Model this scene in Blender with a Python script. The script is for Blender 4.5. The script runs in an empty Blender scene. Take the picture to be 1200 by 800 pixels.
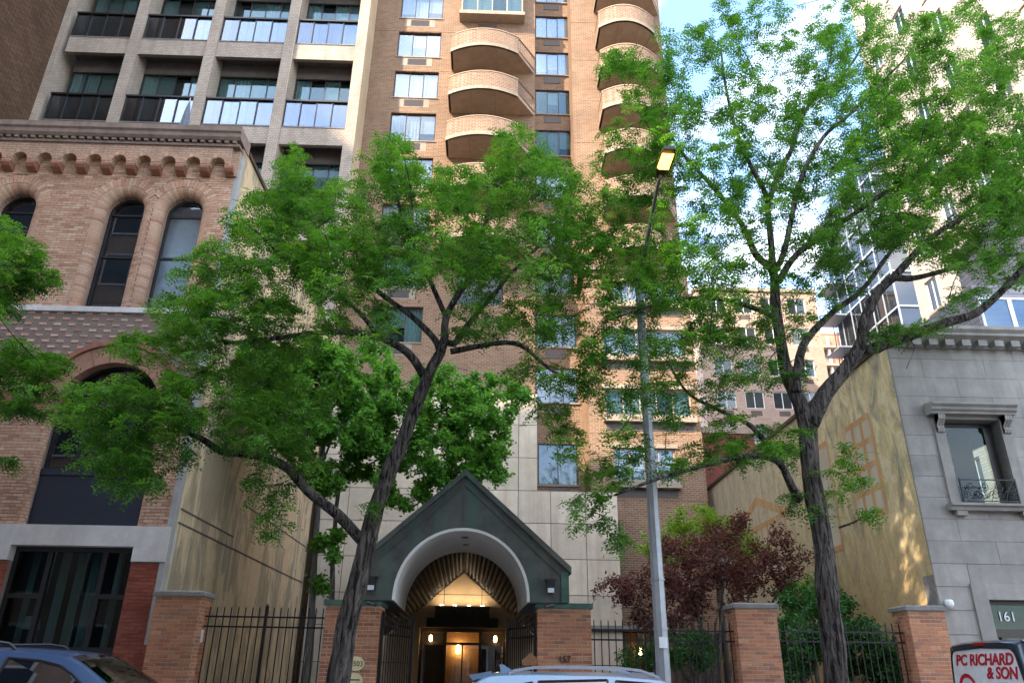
import bpy, math, random
import numpy as np
from mathutils import Vector, Matrix, noise

random.seed(7)
rng = np.random.default_rng(11)
S = bpy.context.scene
COL = S.collection
PI = math.pi

# ------------------------------------------------------------------ camera
PW, PH = 1200.0, 800.0
PP = np.array([600.0, 400.0])
ZEN, DEP = np.array([626.0, -1600.0]), np.array([570.0, 787.0])      # vanishing points: up, across the street
FPX = math.sqrt(-float(np.dot(ZEN - PP, DEP - PP)))
def _dc(p):
    v = np.array([(p[0]-PP[0])/FPX, -(p[1]-PP[1])/FPX, -1.0]); return v/np.linalg.norm(v)
_z = _dc(ZEN); _y = _dc(DEP); _y = _y-_z*np.dot(_y, _z); _y /= np.linalg.norm(_y); _x = np.cross(_y, _z)
RC = np.array([_x, _y, _z]); CC = np.array([0, 0, 1.6])
cam_d = bpy.data.cameras.new('camera'); cam = bpy.data.objects.new('camera', cam_d); COL.objects.link(cam)
cam_d.sensor_fit = 'HORIZONTAL'; cam_d.sensor_width = 36.0; cam_d.lens = 36.0*FPX/PW
cam_d.clip_start = 0.1; cam_d.clip_end = 3000
cam.matrix_world = Matrix.Translation(Vector(CC)) @ Matrix(RC.tolist()).to_4x4()
S.camera = cam

# ------------------------------------------------------------------ sky, sun, exposure
SUN = Vector((-2.0, -1.8, 2.0)).normalized()
world = bpy.data.worlds.new('World'); S.world = world; world.use_nodes = True
wn = world.node_tree.nodes; wl = world.node_tree.links; wn.clear()
wo = wn.new('ShaderNodeOutputWorld'); wb = wn.new('ShaderNodeBackground'); sk = wn.new('ShaderNodeTexSky')
sk.sky_type = 'NISHITA'; sk.sun_disc = False
sk.sun_elevation = math.asin(SUN.z); sk.sun_rotation = math.atan2(SUN.x, SUN.y)
sk.altitude = 0; sk.air_density = 1.0; sk.dust_density = .8; sk.ozone_density = 2.2
wt = wn.new('ShaderNodeTexCoord'); wm = wn.new('ShaderNodeMapping'); wm.inputs['Scale'].default_value = (1.6, 1.6, 3.2); wm.inputs['Location'].default_value = (1.2, 9.4, 3.3)
wz = wn.new('ShaderNodeTexNoise'); wz.inputs['Scale'].default_value = 2.2; wz.inputs['Detail'].default_value = 7
wr = wn.new('ShaderNodeValToRGB'); wr.color_ramp.elements[0].position = .45; wr.color_ramp.elements[1].position = .78
wx = wn.new('ShaderNodeMix'); wx.data_type = 'RGBA'; wx.inputs[7].default_value = (7.4, 7.0, 6.5, 1)
wl.new(wt.outputs['Generated'], wm.inputs['Vector']); wl.new(wm.outputs[0], wz.inputs['Vector'])
wl.new(wz.outputs['Fac'], wr.inputs[0]); wl.new(wr.outputs[0], wx.inputs[0]); wl.new(sk.outputs[0], wx.inputs[6])
wl.new(wx.outputs[2], wb.inputs['Color']); wl.new(wb.outputs[0], wo.inputs['Surface'])
wb.inputs['Strength'].default_value = 0.15
sun_d = bpy.data.lights.new('sun', 'SUN'); sun = bpy.data.objects.new('sun', sun_d); COL.objects.link(sun)
sun_d.energy = 2.0; sun_d.angle = math.radians(.5); sun_d.color = (1, .87, .70)
sun.rotation_euler = SUN.to_track_quat('Z', 'Y').to_euler(); sun.location = (-20, -30, 60)
S.view_settings.view_transform = 'Standard'; S.view_settings.look = 'None'
S.view_settings.exposure = 2.65; S.view_settings.gamma = 1.0

# ------------------------------------------------------------------ pixel -> place
def ray(x, y): return RC @ np.array([(x-PP[0])/FPX, -(y-PP[1])/FPX, -1.0])
def P(x, y, Y): d = ray(x, y); return CC+d*((Y-CC[1])/d[1])
def PXp(x, y, X): d = ray(x, y); return CC+d*((X-CC[0])/d[0])
def PZ(x, y, z): d = ray(x, y); return CC+d*((z-CC[2])/d[2])

# ------------------------------------------------------------------ mesh helpers
class MB:
    def __init__(s): s.v = []; s.f = []
    def add(s, vs, fs):
        b = len(s.v); s.v.extend([tuple(map(float, p)) for p in vs]); s.f.extend([tuple(i+b for i in f) for f in fs]); return s
    def box(s, x0, x1, y0, y1, z0, z1, faces='lrfbdu'):
        vs = [(x0,y0,z0),(x1,y0,z0),(x1,y1,z0),(x0,y1,z0),(x0,y0,z1),(x1,y0,z1),(x1,y1,z1),(x0,y1,z1)]
        F = {'d':(0,3,2,1),'u':(4,5,6,7),'f':(0,1,5,4),'b':(2,3,7,6),'l':(3,0,4,7),'r':(1,2,6,5)}
        return s.add(vs, [F[c] for c in faces])
    def quad(s, a, b, c, d): return s.add([a,b,c,d], [(0,1,2,3)])
    def prism(s, pts, d, cap=True):
        """pts: closed 3d outline; extruded by vector d"""
        n = len(pts); d = Vector(d); q = [Vector(p) for p in pts]
        vs = q+[p+d for p in q]; fs = [(i, (i+1) % n, n+(i+1) % n, n+i) for i in range(n)]
        if cap: fs += [tuple(range(n-1, -1, -1)), tuple(range(n, 2*n))]
        return s.add(vs, fs)
    def tube(s, pts, rad, n=8, wob=0, seed=0, cap=True):
        pts = [Vector(p) for p in pts]; m = len(pts)
        if not hasattr(rad, '__len__'): rad = [rad]*m
        t0 = (pts[1]-pts[0]).normalized(); u = t0.orthogonal().normalized(); vs = []
        for i, p in enumerate(pts):
            t = (pts[min(i+1, m-1)]-pts[max(i-1, 0)]).normalized()
            u = (u-t*u.dot(t)); u = u.normalized() if u.length > 1e-6 else t.orthogonal().normalized(); w = t.cross(u)
            for k in range(n):
                a = 2*PI*k/n; r = rad[i]
                if wob: r *= 1+wob*noise.noise((math.cos(a)*3.1+seed, math.sin(a)*3.1, i*.21))+wob*.6*noise.noise((math.cos(a)*8+seed, math.sin(a)*8, i*.5))
                vs.append(p+(u*math.cos(a)+w*math.sin(a))*r)
        fs = [(i*n+k, i*n+(k+1) % n, (i+1)*n+(k+1) % n, (i+1)*n+k) for i in range(m-1) for k in range(n)]
        if cap: fs += [tuple(range(n-1, -1, -1)), tuple(range((m-1)*n, m*n))]
        return s.add(vs, fs)
    def lathe(s, prof, c, n=16, axis='z'):
        vs = []; m = len(prof)
        for r, h in prof:
            for k in range(n):
                a = 2*PI*k/n; p = (r*math.cos(a), r*math.sin(a), h)
                if axis == 'y': p = (p[0], p[2], p[1])
                if axis == 'x': p = (p[2], p[0], p[1])
                vs.append((c[0]+p[0], c[1]+p[1], c[2]+p[2]))
        fs = [(i*n+k, i*n+(k+1) % n, (i+1)*n+(k+1) % n, (i+1)*n+k) for i in range(m-1) for k in range(n)]
        fs += [tuple(range(n-1, -1, -1)), tuple(range((m-1)*n, m*n))]
        return s.add(vs, fs)
    def bar(s, a, b, w):
        a = Vector(a); b = Vector(b); return s.tube([a, b], w*.7071, 4)
    def mesh(s, name, mat, smooth=False):
        me = bpy.data.meshes.new(name); me.from_pydata(s.v, [], s.f); me.update()
        if mat: me.materials.append(mat)
        if smooth: me.polygons.foreach_set('use_smooth', [True]*len(me.polygons))
        return me
    def build(s, name, mat, parent=None, smooth=False, **kw): return link(name, s.mesh(name, mat, smooth), parent, **kw)

WL = {}
def link(name, me, parent=None, loc=(0,0,0), kind=None, label=None, cat=None, group=None, scale=None, rot=None):
    o = bpy.data.objects.new(name, me); COL.objects.link(o); loc = Vector(loc)
    if parent: o.parent = parent; o.location = loc-WL[parent.name]
    else: o.location = loc
    WL[o.name] = loc
    if scale: o.scale = scale
    if rot: o.rotation_euler = rot
    if kind: o['kind'] = kind
    if label: o['label'] = label
    if cat: o['category'] = cat
    if group: o['group'] = group
    return o
def thing(name, loc, label, cat, group=None): return link(name, None, None, loc, None, label, cat, group)

def holed(mb, plane, c, u0, u1, v0, v1, holes, depth=.15, flip=1):
    """rectangular wall in plane Y=c ('Y', u=X) or X=c ('X', u=Y) with rectangular holes and reveals going inward"""
    us = sorted({u0, u1}|{h[i] for h in holes for i in (0, 1) if u0 < h[i] < u1}); vs = sorted({v0, v1}|{h[i] for h in holes for i in (2, 3) if v0 < h[i] < v1})
    def pt(u, v, d=0): return (u, c+d, v) if plane == 'Y' else (c+d*flip, u, v)
    for i in range(len(us)-1):
        run = None
        for j in range(len(vs)-1):
            um, vm = (us[i]+us[i+1])/2, (vs[j]+vs[j+1])/2
            solid = not any(h[0] < um < h[1] and h[2] < vm < h[3] for h in holes)
            if solid: run = vs[j] if run is None else run
            if run is not None and (not solid or j == len(vs)-2):
                top = vs[j+1] if solid else vs[j]
                mb.quad(pt(us[i], run), pt(us[i+1], run), pt(us[i+1], top), pt(us[i], top)); run = None
    for a, b, e, f in holes:
        if depth:
            mb.quad(pt(a,e), pt(a,e,depth), pt(a,f,depth), pt(a,f)); mb.quad(pt(b,e), pt(b,f), pt(b,f,depth), pt(b,e,depth))
            mb.quad(pt(a,e), pt(b,e), pt(b,e,depth), pt(a,e,depth)); mb.quad(pt(a,f), pt(a,f,depth), pt(b,f,depth), pt(b,f))
    return mb

# ------------------------------------------------------------------ materials
def newmat(name):
    m = bpy.data.materials.new(name); m.use_nodes = True; nt = m.node_tree; b = nt.nodes['Principled BSDF']; return m, nt.nodes, nt.links, b
def ramp(N, stops):
    r = N.new('ShaderNodeValToRGB'); e = r.color_ramp.elements
    while len(e) < len(stops): e.new(.5)
    for el, (p, c) in zip(e, stops): el.position = p; el.color = (*c, 1)
    return r
def mixc(N, L, fac, a, b, mode='MIX'):
    m = N.new('ShaderNodeMix'); m.data_type = 'RGBA'; m.blend_type = mode
    for sck, v in ((m.inputs[0], fac), (m.inputs[6], a), (m.inputs[7], b)):
        if isinstance(v, (int, float)): sck.default_value = v
        elif isinstance(v, tuple): sck.default_value = (*v, 1) if len(v) == 3 else v
        else: L.new(v, sck)
    return m.outputs[2]
def nz(N, L, vec, scale, detail=5, rough=.55, dist=0):
    n = N.new('ShaderNodeTexNoise'); n.inputs['Scale'].default_value = scale; n.inputs['Detail'].default_value = detail
    n.inputs['Roughness'].default_value = rough; n.inputs['Distortion'].default_value = dist
    if vec is not None: L.new(vec, n.inputs['Vector'])
    return n.outputs['Fac']
def wpos(N, L, scale=(1,1,1)):
    g = N.new('ShaderNodeNewGeometry'); m = N.new('ShaderNodeMapping'); m.inputs['Scale'].default_value = scale
    L.new(g.outputs['Position'], m.inputs['Vector']); return m.outputs[0]
def bump(N, L, b, h, st=.3, dist=.02):
    n = N.new('ShaderNodeBump'); n.inputs['Strength'].default_value = st; n.inputs['Distance'].default_value = dist
    L.new(h, n.inputs['Height']); L.new(n.outputs[0], b.inputs['Normal'])
def c3(N, v, lo, hi):
    r = N.new('ShaderNodeMapRange'); r.inputs[1].default_value = lo; r.inputs[2].default_value = hi; return r

def rough_mat(name, c1, c2, scale=6, rough=.85, bmp=.25, streak=0, streak_c=(.05,.05,.05), metallic=0, spec=.3, objvar=0):
    m, N, L, b = newmat(name); p = wpos(N, L)
    f = nz(N, L, p, scale, 7, .6); r = ramp(N, [(.3, c1), (.7, c2)]); L.new(f, r.inputs[0]); out = r.outputs[0]
    big = nz(N, L, p, .55, 4); r2 = ramp(N, [(.3, (.78,.78,.78)), (.7, (1.12,1.12,1.12))]); L.new(big, r2.inputs[0]); out = mixc(N, L, .8, out, r2.outputs[0], 'MULTIPLY')
    if objvar:
        oi = N.new('ShaderNodeObjectInfo'); r5 = ramp(N, [(0, (1-objvar,1-objvar,1-objvar*1.1)), (1, (1+objvar,1+objvar*.95,1+objvar*.85))]); L.new(oi.outputs['Random'], r5.inputs[0]); out = mixc(N, L, 1.0, out, r5.outputs[0], 'MULTIPLY')
    if streak:
        sp = wpos(N, L, (2.6, 2.6, .22)); s = nz(N, L, sp, 1.5, 6, .6); r3 = ramp(N, [(.45, (0,0,0)), (.72, (1,1,1))]); L.new(s, r3.inputs[0])
        k = N.new('ShaderNodeMath'); k.operation = 'MULTIPLY'; k.inputs[1].default_value = streak; L.new(r3.outputs[0], k.inputs[0])
        out = mixc(N, L, k.outputs[0], out, streak_c)
    L.new(out, b.inputs['Base Color']); b.inputs['Roughness'].default_value = rough; b.inputs['Metallic'].default_value = metallic
    b.inputs['Specular IOR Level'].default_value = spec
    if bmp: bump(N, L, b, nz(N, L, p, scale*4, 6, .65), bmp, .01)
    return m
def brick_mat(name, cols, src='island'):
    m, N, L, b = newmat(name)
    if src == 'island': g = N.new('ShaderNodeNewGeometry'); o = g.outputs['Random Per Island']
    else: g = N.new('ShaderNodeObjectInfo'); o = g.outputs['Random']
    k = len(cols); r = ramp(N, [(i/(k-1), c) for i, c in enumerate(cols)]); L.new(o, r.inputs[0])
    p = wpos(N, L); f = nz(N, L, p, 22, 6, .7); r2 = ramp(N, [(.25, (.72,.71,.70)), (.75, (1.28,1.25,1.22))]); L.new(f, r2.inputs[0])
    out = mixc(N, L, .85, r.outputs[0], r2.outputs[0], 'MULTIPLY')
    d = nz(N, L, p, .8, 5); r4 = ramp(N, [(.3, (.80,.79,.79)), (.65, (1.12,1.10,1.08))]); L.new(d, r4.inputs[0]); out = mixc(N, L, .9, out, r4.outputs[0], 'MULTIPLY')
    L.new(out, b.inputs['Base Color']); b.inputs['Roughness'].default_value = .88; b.inputs['Specular IOR Level'].default_value = .25
    bump(N, L, b, nz(N, L, p, 60, 5, .7), .45, .006); return m
def texbrick(name, c1, c2, mortar, bw=.21, bh=.0677, mort=.009, stain=.25, stain_c=(.06,.05,.045), msm=.1):
    m, N, L, b = newmat(name); g = N.new('ShaderNodeNewGeometry'); sx = N.new('ShaderNodeSeparateXYZ'); L.new(g.outputs['Position'], sx.inputs[0])
    ad = N.new('ShaderNodeMath'); L.new(sx.outputs[0], ad.inputs[0]); L.new(sx.outputs[1], ad.inputs[1])
    cb = N.new('ShaderNodeCombineXYZ'); L.new(ad.outputs[0], cb.inputs[0]); L.new(sx.outputs[2], cb.inputs[1])
    t = N.new('ShaderNodeTexBrick'); L.new(cb.outputs[0], t.inputs['Vector']); t.inputs['Scale'].default_value = 1
    t.inputs['Brick Width'].default_value = bw; t.inputs['Row Height'].default_value = bh; t.inputs['Mortar Size'].default_value = mort
    t.inputs['Mortar Smooth'].default_value = msm; t.inputs['Bias'].default_value = -.1
    for k, c in (('Color1', c1), ('Color2', c2), ('Mortar', mortar)): t.inputs[k].default_value = (*c, 1)
    p = wpos(N, L); f = nz(N, L, p, .5, 6, .6); r = ramp(N, [(.3, (.8,.8,.8)), (.7, (1.14,1.12,1.1))]); L.new(f, r.inputs[0])
    out = mixc(N, L, .9, t.outputs['Color'], r.outputs[0], 'MULTIPLY')
    if stain:
        s = nz(N, L, wpos(N, L, (1.6,1.6,.25)), 1.4, 7, .65); r3 = ramp(N, [(.5, (0,0,0)), (.78, (stain,)*3)]); L.new(s, r3.inputs[0]); out = mixc(N, L, r3.outputs[0], out, stain_c)
    L.new(out, b.inputs['Base Color']); b.inputs['Roughness'].default_value = .88; b.inputs['Specular IOR Level'].default_value = .2
    inv = N.new('ShaderNodeMath'); inv.operation = 'SUBTRACT'; inv.inputs[0].default_value = 1; L.new(t.outputs['Fac'], inv.inputs[1]); bump(N, L, b, inv.outputs[0], .5, .008)
    return m
def plain(name, c, rough=.5, metallic=0, spec=.5, emit=None, est=0, var=.12):
    m, N, L, b = newmat(name); p = wpos(N, L); f = nz(N, L, p, 9, 5); r = ramp(N, [(.25, tuple(x*(1-var) for x in c)), (.75, tuple(min(1, x*(1+var)) for x in c))]); L.new(f, r.inputs[0])
    L.new(r.outputs[0], b.inputs['Base Color']); b.inputs['Roughness'].default_value = rough; b.inputs['Metallic'].default_value = metallic; b.inputs['Specular IOR Level'].default_value = spec
    if emit: b.inputs['Emission Color'].default_value = (*emit, 1); b.inputs['Emission Strength'].default_value = est
    return m
def glass(name, refl=.3, tint=(.75,.8,.82), wav=.006, top=.40):
    """window glass: part mirror, part see-through, slightly wavy"""
    m = bpy.data.materials.new(name); m.use_nodes = True; N = m.node_tree.nodes; L = m.node_tree.links; N.clear()
    o = N.new('ShaderNodeOutputMaterial'); mx = N.new('ShaderNodeMixShader'); tr = N.new('ShaderNodeBsdfTransparent'); gl = N.new('ShaderNodeBsdfGlossy')
    tr.inputs[0].default_value = (*tint, 1); gl.inputs['Roughness'].default_value = .015; gl.inputs[0].default_value = (.93,.96,1,1)
    lw = N.new('ShaderNodeLayerWeight'); lw.inputs[0].default_value = .35; mp = c3(N, None, 0, 1); mp.inputs[3].default_value = refl; mp.inputs[4].default_value = min(1, refl+top)
    L.new(lw.outputs['Fresnel'], mp.inputs[0]); L.new(mp.outputs[0], mx.inputs[0]); L.new(tr.outputs[0], mx.inputs[1]); L.new(gl.outputs[0], mx.inputs[2]); L.new(mx.outputs[0], o.inputs[0])
    if wav:
        bn = N.new('ShaderNodeBump'); bn.inputs['Strength'].default_value = wav; bn.inputs['Distance'].default_value = .05
        L.new(nz(N, L, wpos(N, L), 1.1, 0), bn.inputs['Height']); L.new(bn.outputs[0], gl.inputs['Normal'])
    return m
def leafmat(name, c1, c2, c3_, trans=.35):
    m = bpy.data.materials.new(name); m.use_nodes = True; N = m.node_tree.nodes; L = m.node_tree.links; N.clear()
    o = N.new('ShaderNodeOutputMaterial'); a = N.new('ShaderNodeAttribute'); a.attribute_name = 'tint'
    r = ramp(N, [(0, c1), (.5, c2), (1, c3_)]); L.new(a.outputs['Fac'], r.inputs[0])
    d = N.new('ShaderNodeBsdfPrincipled'); d.inputs['Roughness'].default_value = .55; d.inputs['Specular IOR Level'].default_value = .35; L.new(r.outputs[0], d.inputs['Base Color'])
    t = N.new('ShaderNodeBsdfTranslucent'); br = mixc(N, L, 1.0, r.outputs[0], (1.5, 1.5, .6), 'MULTIPLY'); L.new(br, t.inputs[0])
    mx = N.new('ShaderNodeMixShader'); mx.inputs[0].default_value = trans; L.new(d.outputs[0], mx.inputs[1]); L.new(t.outputs[0], mx.inputs[2]); L.new(mx.outputs[0], o.inputs[0])
    return m

M = {}
LBC = [(.34,.18,.115), (.43,.255,.165), (.49,.32,.215), (.45,.255,.165), (.53,.375,.27), (.38,.21,.13)]
M['lb_brick'] = brick_mat('buff_brick', LBC); M['lb_brick_o'] = brick_mat('buff_brick_single', LBC, 'object')
RDC = [(.17,.035,.022), (.23,.055,.034), (.27,.075,.045), (.20,.045,.028)]
M['red_brick_o'] = brick_mat('red_glazed_brick', RDC, 'object')
PIC = [(.40,.165,.085), (.46,.21,.11), (.33,.125,.07), (.50,.25,.14), (.26,.125,.085), (.43,.18,.09)]
M['pier_brick_o'] = brick_mat('pier_brick', PIC, 'object')
M['mortar'] = rough_mat('mortar', (.42,.33,.25), (.52,.42,.33), 20, .95, .3)
M['mortar_d'] = rough_mat('dark_mortar', (.16,.12,.10), (.24,.18,.15), 20, .95, .3)
M['terracotta'] = rough_mat('terracotta', (.23,.09,.055), (.32,.14,.085), 8, .75, .3)
M['sandstone'] = rough_mat('red_sandstone', (.30,.15,.095), (.40,.21,.14), 5, .85, .35, .35, (.12,.07,.05))
M['stucco'] = rough_mat('pale_stucco', (.50,.46,.42), (.60,.57,.53), 7, .9, .35, .3, (.30,.27,.24))
M['coping'] = rough_mat('stone_coping', (.17,.16,.145), (.25,.24,.22), 10, .9, .4, .3, (.09,.085,.08))
M['cornice_lb'] = rough_mat('cornice_brown', (.20,.14,.11), (.29,.21,.165), 7, .9, .4, .45, (.08,.065,.06))
M['navy'] = plain('navy_panel', (.016,.022,.035), .35, 0, .5)
M['blackmetal'] = plain('black_metal', (.012,.013,.014), .4, 0, .5)
M['bronze'] = plain('bronze_frame', (.035,.028,.024), .4, .3, .5)
M['glass'] = glass('window_glass', .05)
M['glass_d'] = glass('dark_window_glass', .008, (.60,.70,.70), .006, .22)
M['glass_b'] = glass('blue_window_glass', .06, (.50,.56,.60))
M['glass_s'] = glass('soft_window_glass', .03, (.75,.79,.8), .012, .3)
M['glass_clear'] = glass('lobby_glass', .05, (.9,.9,.88), 0)
M['dark'] = plain('dark_room', (.02,.02,.022), .9)
M['dim'] = plain('dim_room', (.07,.068,.065), .9)
M['curtain'] = plain('white_curtain', (.55,.55,.53), .9)
M['curtain2'] = plain('grey_blind', (.36,.36,.35), .9)
def stained_wall():
    m, N, L, b = newmat('stained_stucco_wall'); p = wpos(N, L)
    r = ramp(N, [(.3, (.50,.36,.20)), (.7, (.62,.47,.28))]); L.new(nz(N, L, p, 3, 8, .65), r.inputs[0]); out = r.outputs[0]
    bl = ramp(N, [(.46, (0,0,0)), (.53, (.75,.75,.75))]); L.new(nz(N, L, wpos(N, L, (1, 1.1, .42)), 1.1, 7, .62, .6), bl.inputs[0]); out = mixc(N, L, bl.outputs[0], out, (.25,.20,.13))
    d = ramp(N, [(.56, (0,0,0)), (.64, (.7,.7,.7))]); L.new(nz(N, L, wpos(N, L, (1, 7, .16)), 1.5, 6, .6, .3), d.inputs[0]); out = mixc(N, L, d.outputs[0], out, (.62,.54,.40))
    k = ramp(N, [(.58, (0,0,0)), (.70, (.75,.75,.75))]); L.new(nz(N, L, wpos(N, L, (1, 4.5, .10)), 1.9, 6, .65), k.inputs[0]); out = mixc(N, L, k.outputs[0], out, (.13,.105,.07))
    L.new(out, b.inputs['Base Color']); b.inputs['Roughness'].default_value = .9; bump(N, L, b, nz(N, L, p, 14, 8, .7), .4, .02); return m
M['sidewall'] = stained_wall()
M['white_brick'] = texbrick('white_brick', (.42,.345,.275), (.50,.425,.345), (.27,.225,.18), .21, .10, .012, .45, (.16,.125,.10))
M['soffit'] = rough_mat('balcony_soffit', (.26,.20,.15), (.33,.26,.20), 3, .9, .2)
M['tan_side'] = rough_mat('tan_side_brick', (.50,.38,.24), (.58,.46,.31), 4, .9, .2)
M['brown_brick'] = texbrick('brown_brick', (.105,.058,.032), (.17,.10,.06), (.075,.048,.033), .42, .14, .03, .5, (.05,.03,.02))
M['tower_brick'] = texbrick('tower_brick', (.175,.094,.050), (.265,.152,.086), (.31,.23,.165), .24, .085, .014, .35, (.15,.08,.05))
M['tower_band'] = rough_mat('concrete_band', (.30,.235,.17), (.38,.305,.23), 5, .9, .2, .4, (.21,.15,.11))
M['tower_soffit'] = rough_mat('concrete_soffit', (.33,.245,.175), (.42,.32,.235), 2.5, .9, .2, .3, (.26,.19,.13))
M['grille'] = plain('ac_grille', (.09,.065,.05), .6)
M['limestone'] = rough_mat('limestone_panel', (.53,.435,.32), (.63,.53,.40), 3, .85, .25, .6, (.38,.30,.21), objvar=.12)
M['cream'] = rough_mat('cream_stone', (.60,.45,.28), (.68,.53,.35), 3, .8, .1)
M['joint'] = plain('dark_joint', (.10,.085,.07), .95)
M['copper'] = rough_mat('patinated_copper', (.060,.062,.054), (.125,.122,.105), 3.0, .6, .25, .85, (.065,.125,.098), .12, .4)
M['verdigris'] = rough_mat('verdigris_copper', (.045,.10,.075), (.09,.17,.13), 6, .7, .2, .4, (.04,.055,.045), .2, .4)
M['plaster'] = rough_mat('white_plaster', (.66,.64,.60), (.74,.72,.69), 2, .85, .08)
M['slat'] = plain('dark_slat', (.03,.03,.032), .7)
M['grey_stone'] = rough_mat('grey_ashlar', (.26,.24,.215), (.34,.315,.285), 4, .88, .3, .6, (.19,.175,.155), objvar=.09)
M['iron'] = plain('black_iron', (.010,.010,.011), .45, .2, .5)
M['roof'] = rough_mat('roof_grey', (.10,.10,.10), (.16,.155,.15), 4)
M['grey_siding'] = texbrick('grey_siding', (.25,.235,.245), (.31,.295,.305), (.15,.14,.15), 2.4, .16, .014, .2, (.12,.11,.12))
M['pale_stone'] = texbrick('pale_stone_wall', (.40,.35,.305), (.47,.415,.365), (.32,.275,.24), .42, .14, .02, .3, (.40,.33,.28))
M['pink_brick'] = texbrick('pink_brick', (.40,.27,.20), (.48,.34,.26), (.42,.32,.26), .3, .1, .014, .2, (.25,.17,.13))
M['dk_red_brick'] = texbrick('dark_red_brick', (.15,.04,.03), (.21,.06,.045), (.14,.07,.055), .21, .075, .010, .2)
M['orange_brick'] = texbrick('orange_brick', (.48,.17,.09), (.55,.22,.12), (.50,.26,.18), .5, .15, .02, .1)
M['white_frame'] = plain('white_frame', (.72,.72,.71), .5)
M['steel'] = rough_mat('galvanised_pole', (.30,.31,.32), (.38,.39,.40), 8, .5, .1, .35, (.20,.20,.21), .4, .5)
M['asphalt'] = rough_mat('asphalt', (.04,.04,.042), (.065,.065,.066), 30, .9, .5)
M['pavement'] = rough_mat('concrete_pavement', (.26,.25,.235), (.34,.33,.31), 12, .9, .3)
M['soil'] = rough_mat('garden_soil', (.03,.022,.015), (.06,.045,.03), 15, .95, .6)
M['ground'] = rough_mat('city_ground', (.12,.115,.11), (.17,.165,.16), 2, .95, .2)

def mural_material():
    m, N, L, b = newmat('mural_paint'); p = wpos(N, L)
    mp = N.new('ShaderNodeMapping'); mp.inputs['Rotation'].default_value = (.6, 0, 0); mp.inputs['Scale'].default_value = (1, 2.2, .9); L.new(p, mp.inputs['Vector'])
    f = nz(N, L, mp.outputs[0], 1.1, 8, .68, .8)
    r = ramp(N, [(.30, (.20,.185,.155)), (.42, (.42,.37,.25)), (.5, (.60,.48,.23)), (.57, (.68,.60,.40)), (.70, (.58,.38,.15))]); L.new(f, r.inputs[0])
    g = N.new('ShaderNodeSeparateXYZ'); L.new(p, g.inputs[0]); mr = c3(N, None, 2.2, 6.0); L.new(g.outputs[2], mr.inputs[0])
    lowc = ramp(N, [(.3, (.46,.26,.11)), (.52, (.54,.37,.17)), (.7, (.36,.27,.15))]); L.new(nz(N, L, p, 1.7, 7, .65), lowc.inputs[0])
    out = mixc(N, L, mr.outputs[0], lowc.outputs[0], r.outputs[0])
    st = wpos(N, L, (1, 9, 2.2)); r2 = ramp(N, [(.3, (.66,.65,.63)), (.7, (1.24,1.21,1.10))]); L.new(nz(N, L, st, 2.6, 6, .7, 1.4), r2.inputs[0])
    out = mixc(N, L, .9, out, r2.outputs[0], 'MULTIPLY')
    mr2 = c3(N, None, 19, 27); L.new(g.outputs[1], mr2.inputs[0]); mm = N.new('ShaderNodeMath'); mm.operation = 'MULTIPLY'; mm.inputs[1].default_value = .5; L.new(mr2.outputs[0], mm.inputs[0])
    out = mixc(N, L, mm.outputs[0], out, (.44,.40,.33))
    L.new(out, b.inputs['Base Color']); b.inputs['Roughness'].default_value = .8; bump(N, L, b, nz(N, L, p, 18, 6), .25, .01); return m
M['mural'] = mural_material()
M['mural_orange'] = rough_mat('mural_orange', (.50,.26,.10), (.58,.33,.15), 4, .85, .1, 1.0, (.56,.45,.25))
M['mural_pale'] = rough_mat('mural_pale', (.50,.43,.30), (.58,.51,.37), 2, .85, .1, .7, (.46,.37,.22))

def text_mesh(txt, size, mat, ex=.004, shear=0, space=1.0, bold=0):
    cu = bpy.data.curves.new('lettering', 'FONT'); cu.body = txt; cu.size = size; cu.extrude = ex; cu.shear = shear; cu.align_x = 'CENTER'; cu.align_y = 'CENTER'; cu.space_character = space; cu.offset = bold; cu.resolution_u = 3
    o = bpy.data.objects.new('tmp_text', cu); COL.objects.link(o); dg = bpy.context.evaluated_depsgraph_get()
    me = bpy.data.meshes.new_from_object(o.evaluated_get(dg)); bpy.data.objects.remove(o); me.materials.clear(); me.materials.append(mat); return me

# ------------------------------------------------------------------ ground, road, pavements
F = 15.4                       # building line of the far side of the street
KERB = 11.15
MB().add([(-900,-900,-.02),(900,-900,-.02),(900,900,-.02),(-900,900,-.02)], [(0,1,2,3)]).build('ground', M['ground'], kind='structure')
MB().box(-120, 120, 1.6, KERB, -.015, 0, 'u').build('road', M['asphalt'], kind='structure')
pv = MB().box(-120, 120, KERB+.152, F+.0, -.02, .13, 'u').build('pavement', M['pavement'], kind='structure')
MB().box(-120, 120, -4, 1.45, -.02, .13, 'u').build('pavement', M['pavement'], kind='structure')
for y0 in (KERB, 1.45): MB().box(-120, 120, y0, y0+.15, -.02, .134).build('kerb', M['coping'], kind='structure')
MB().box(-6.3, 8.9, F, 28, -.02, .125, 'u').build('courtyard_paving', M['pavement'], kind='structure')
MB().box(2.0, 8.9, F+.45, 27.9, .12, .22, 'lrfu').build('garden_bed', M['soil'], kind='structure')
MB().box(-6.3, -3.2, F+.45, 27.9, .12, .22, 'lrfu').build('garden_bed', M['soil'], kind='structure')

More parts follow.
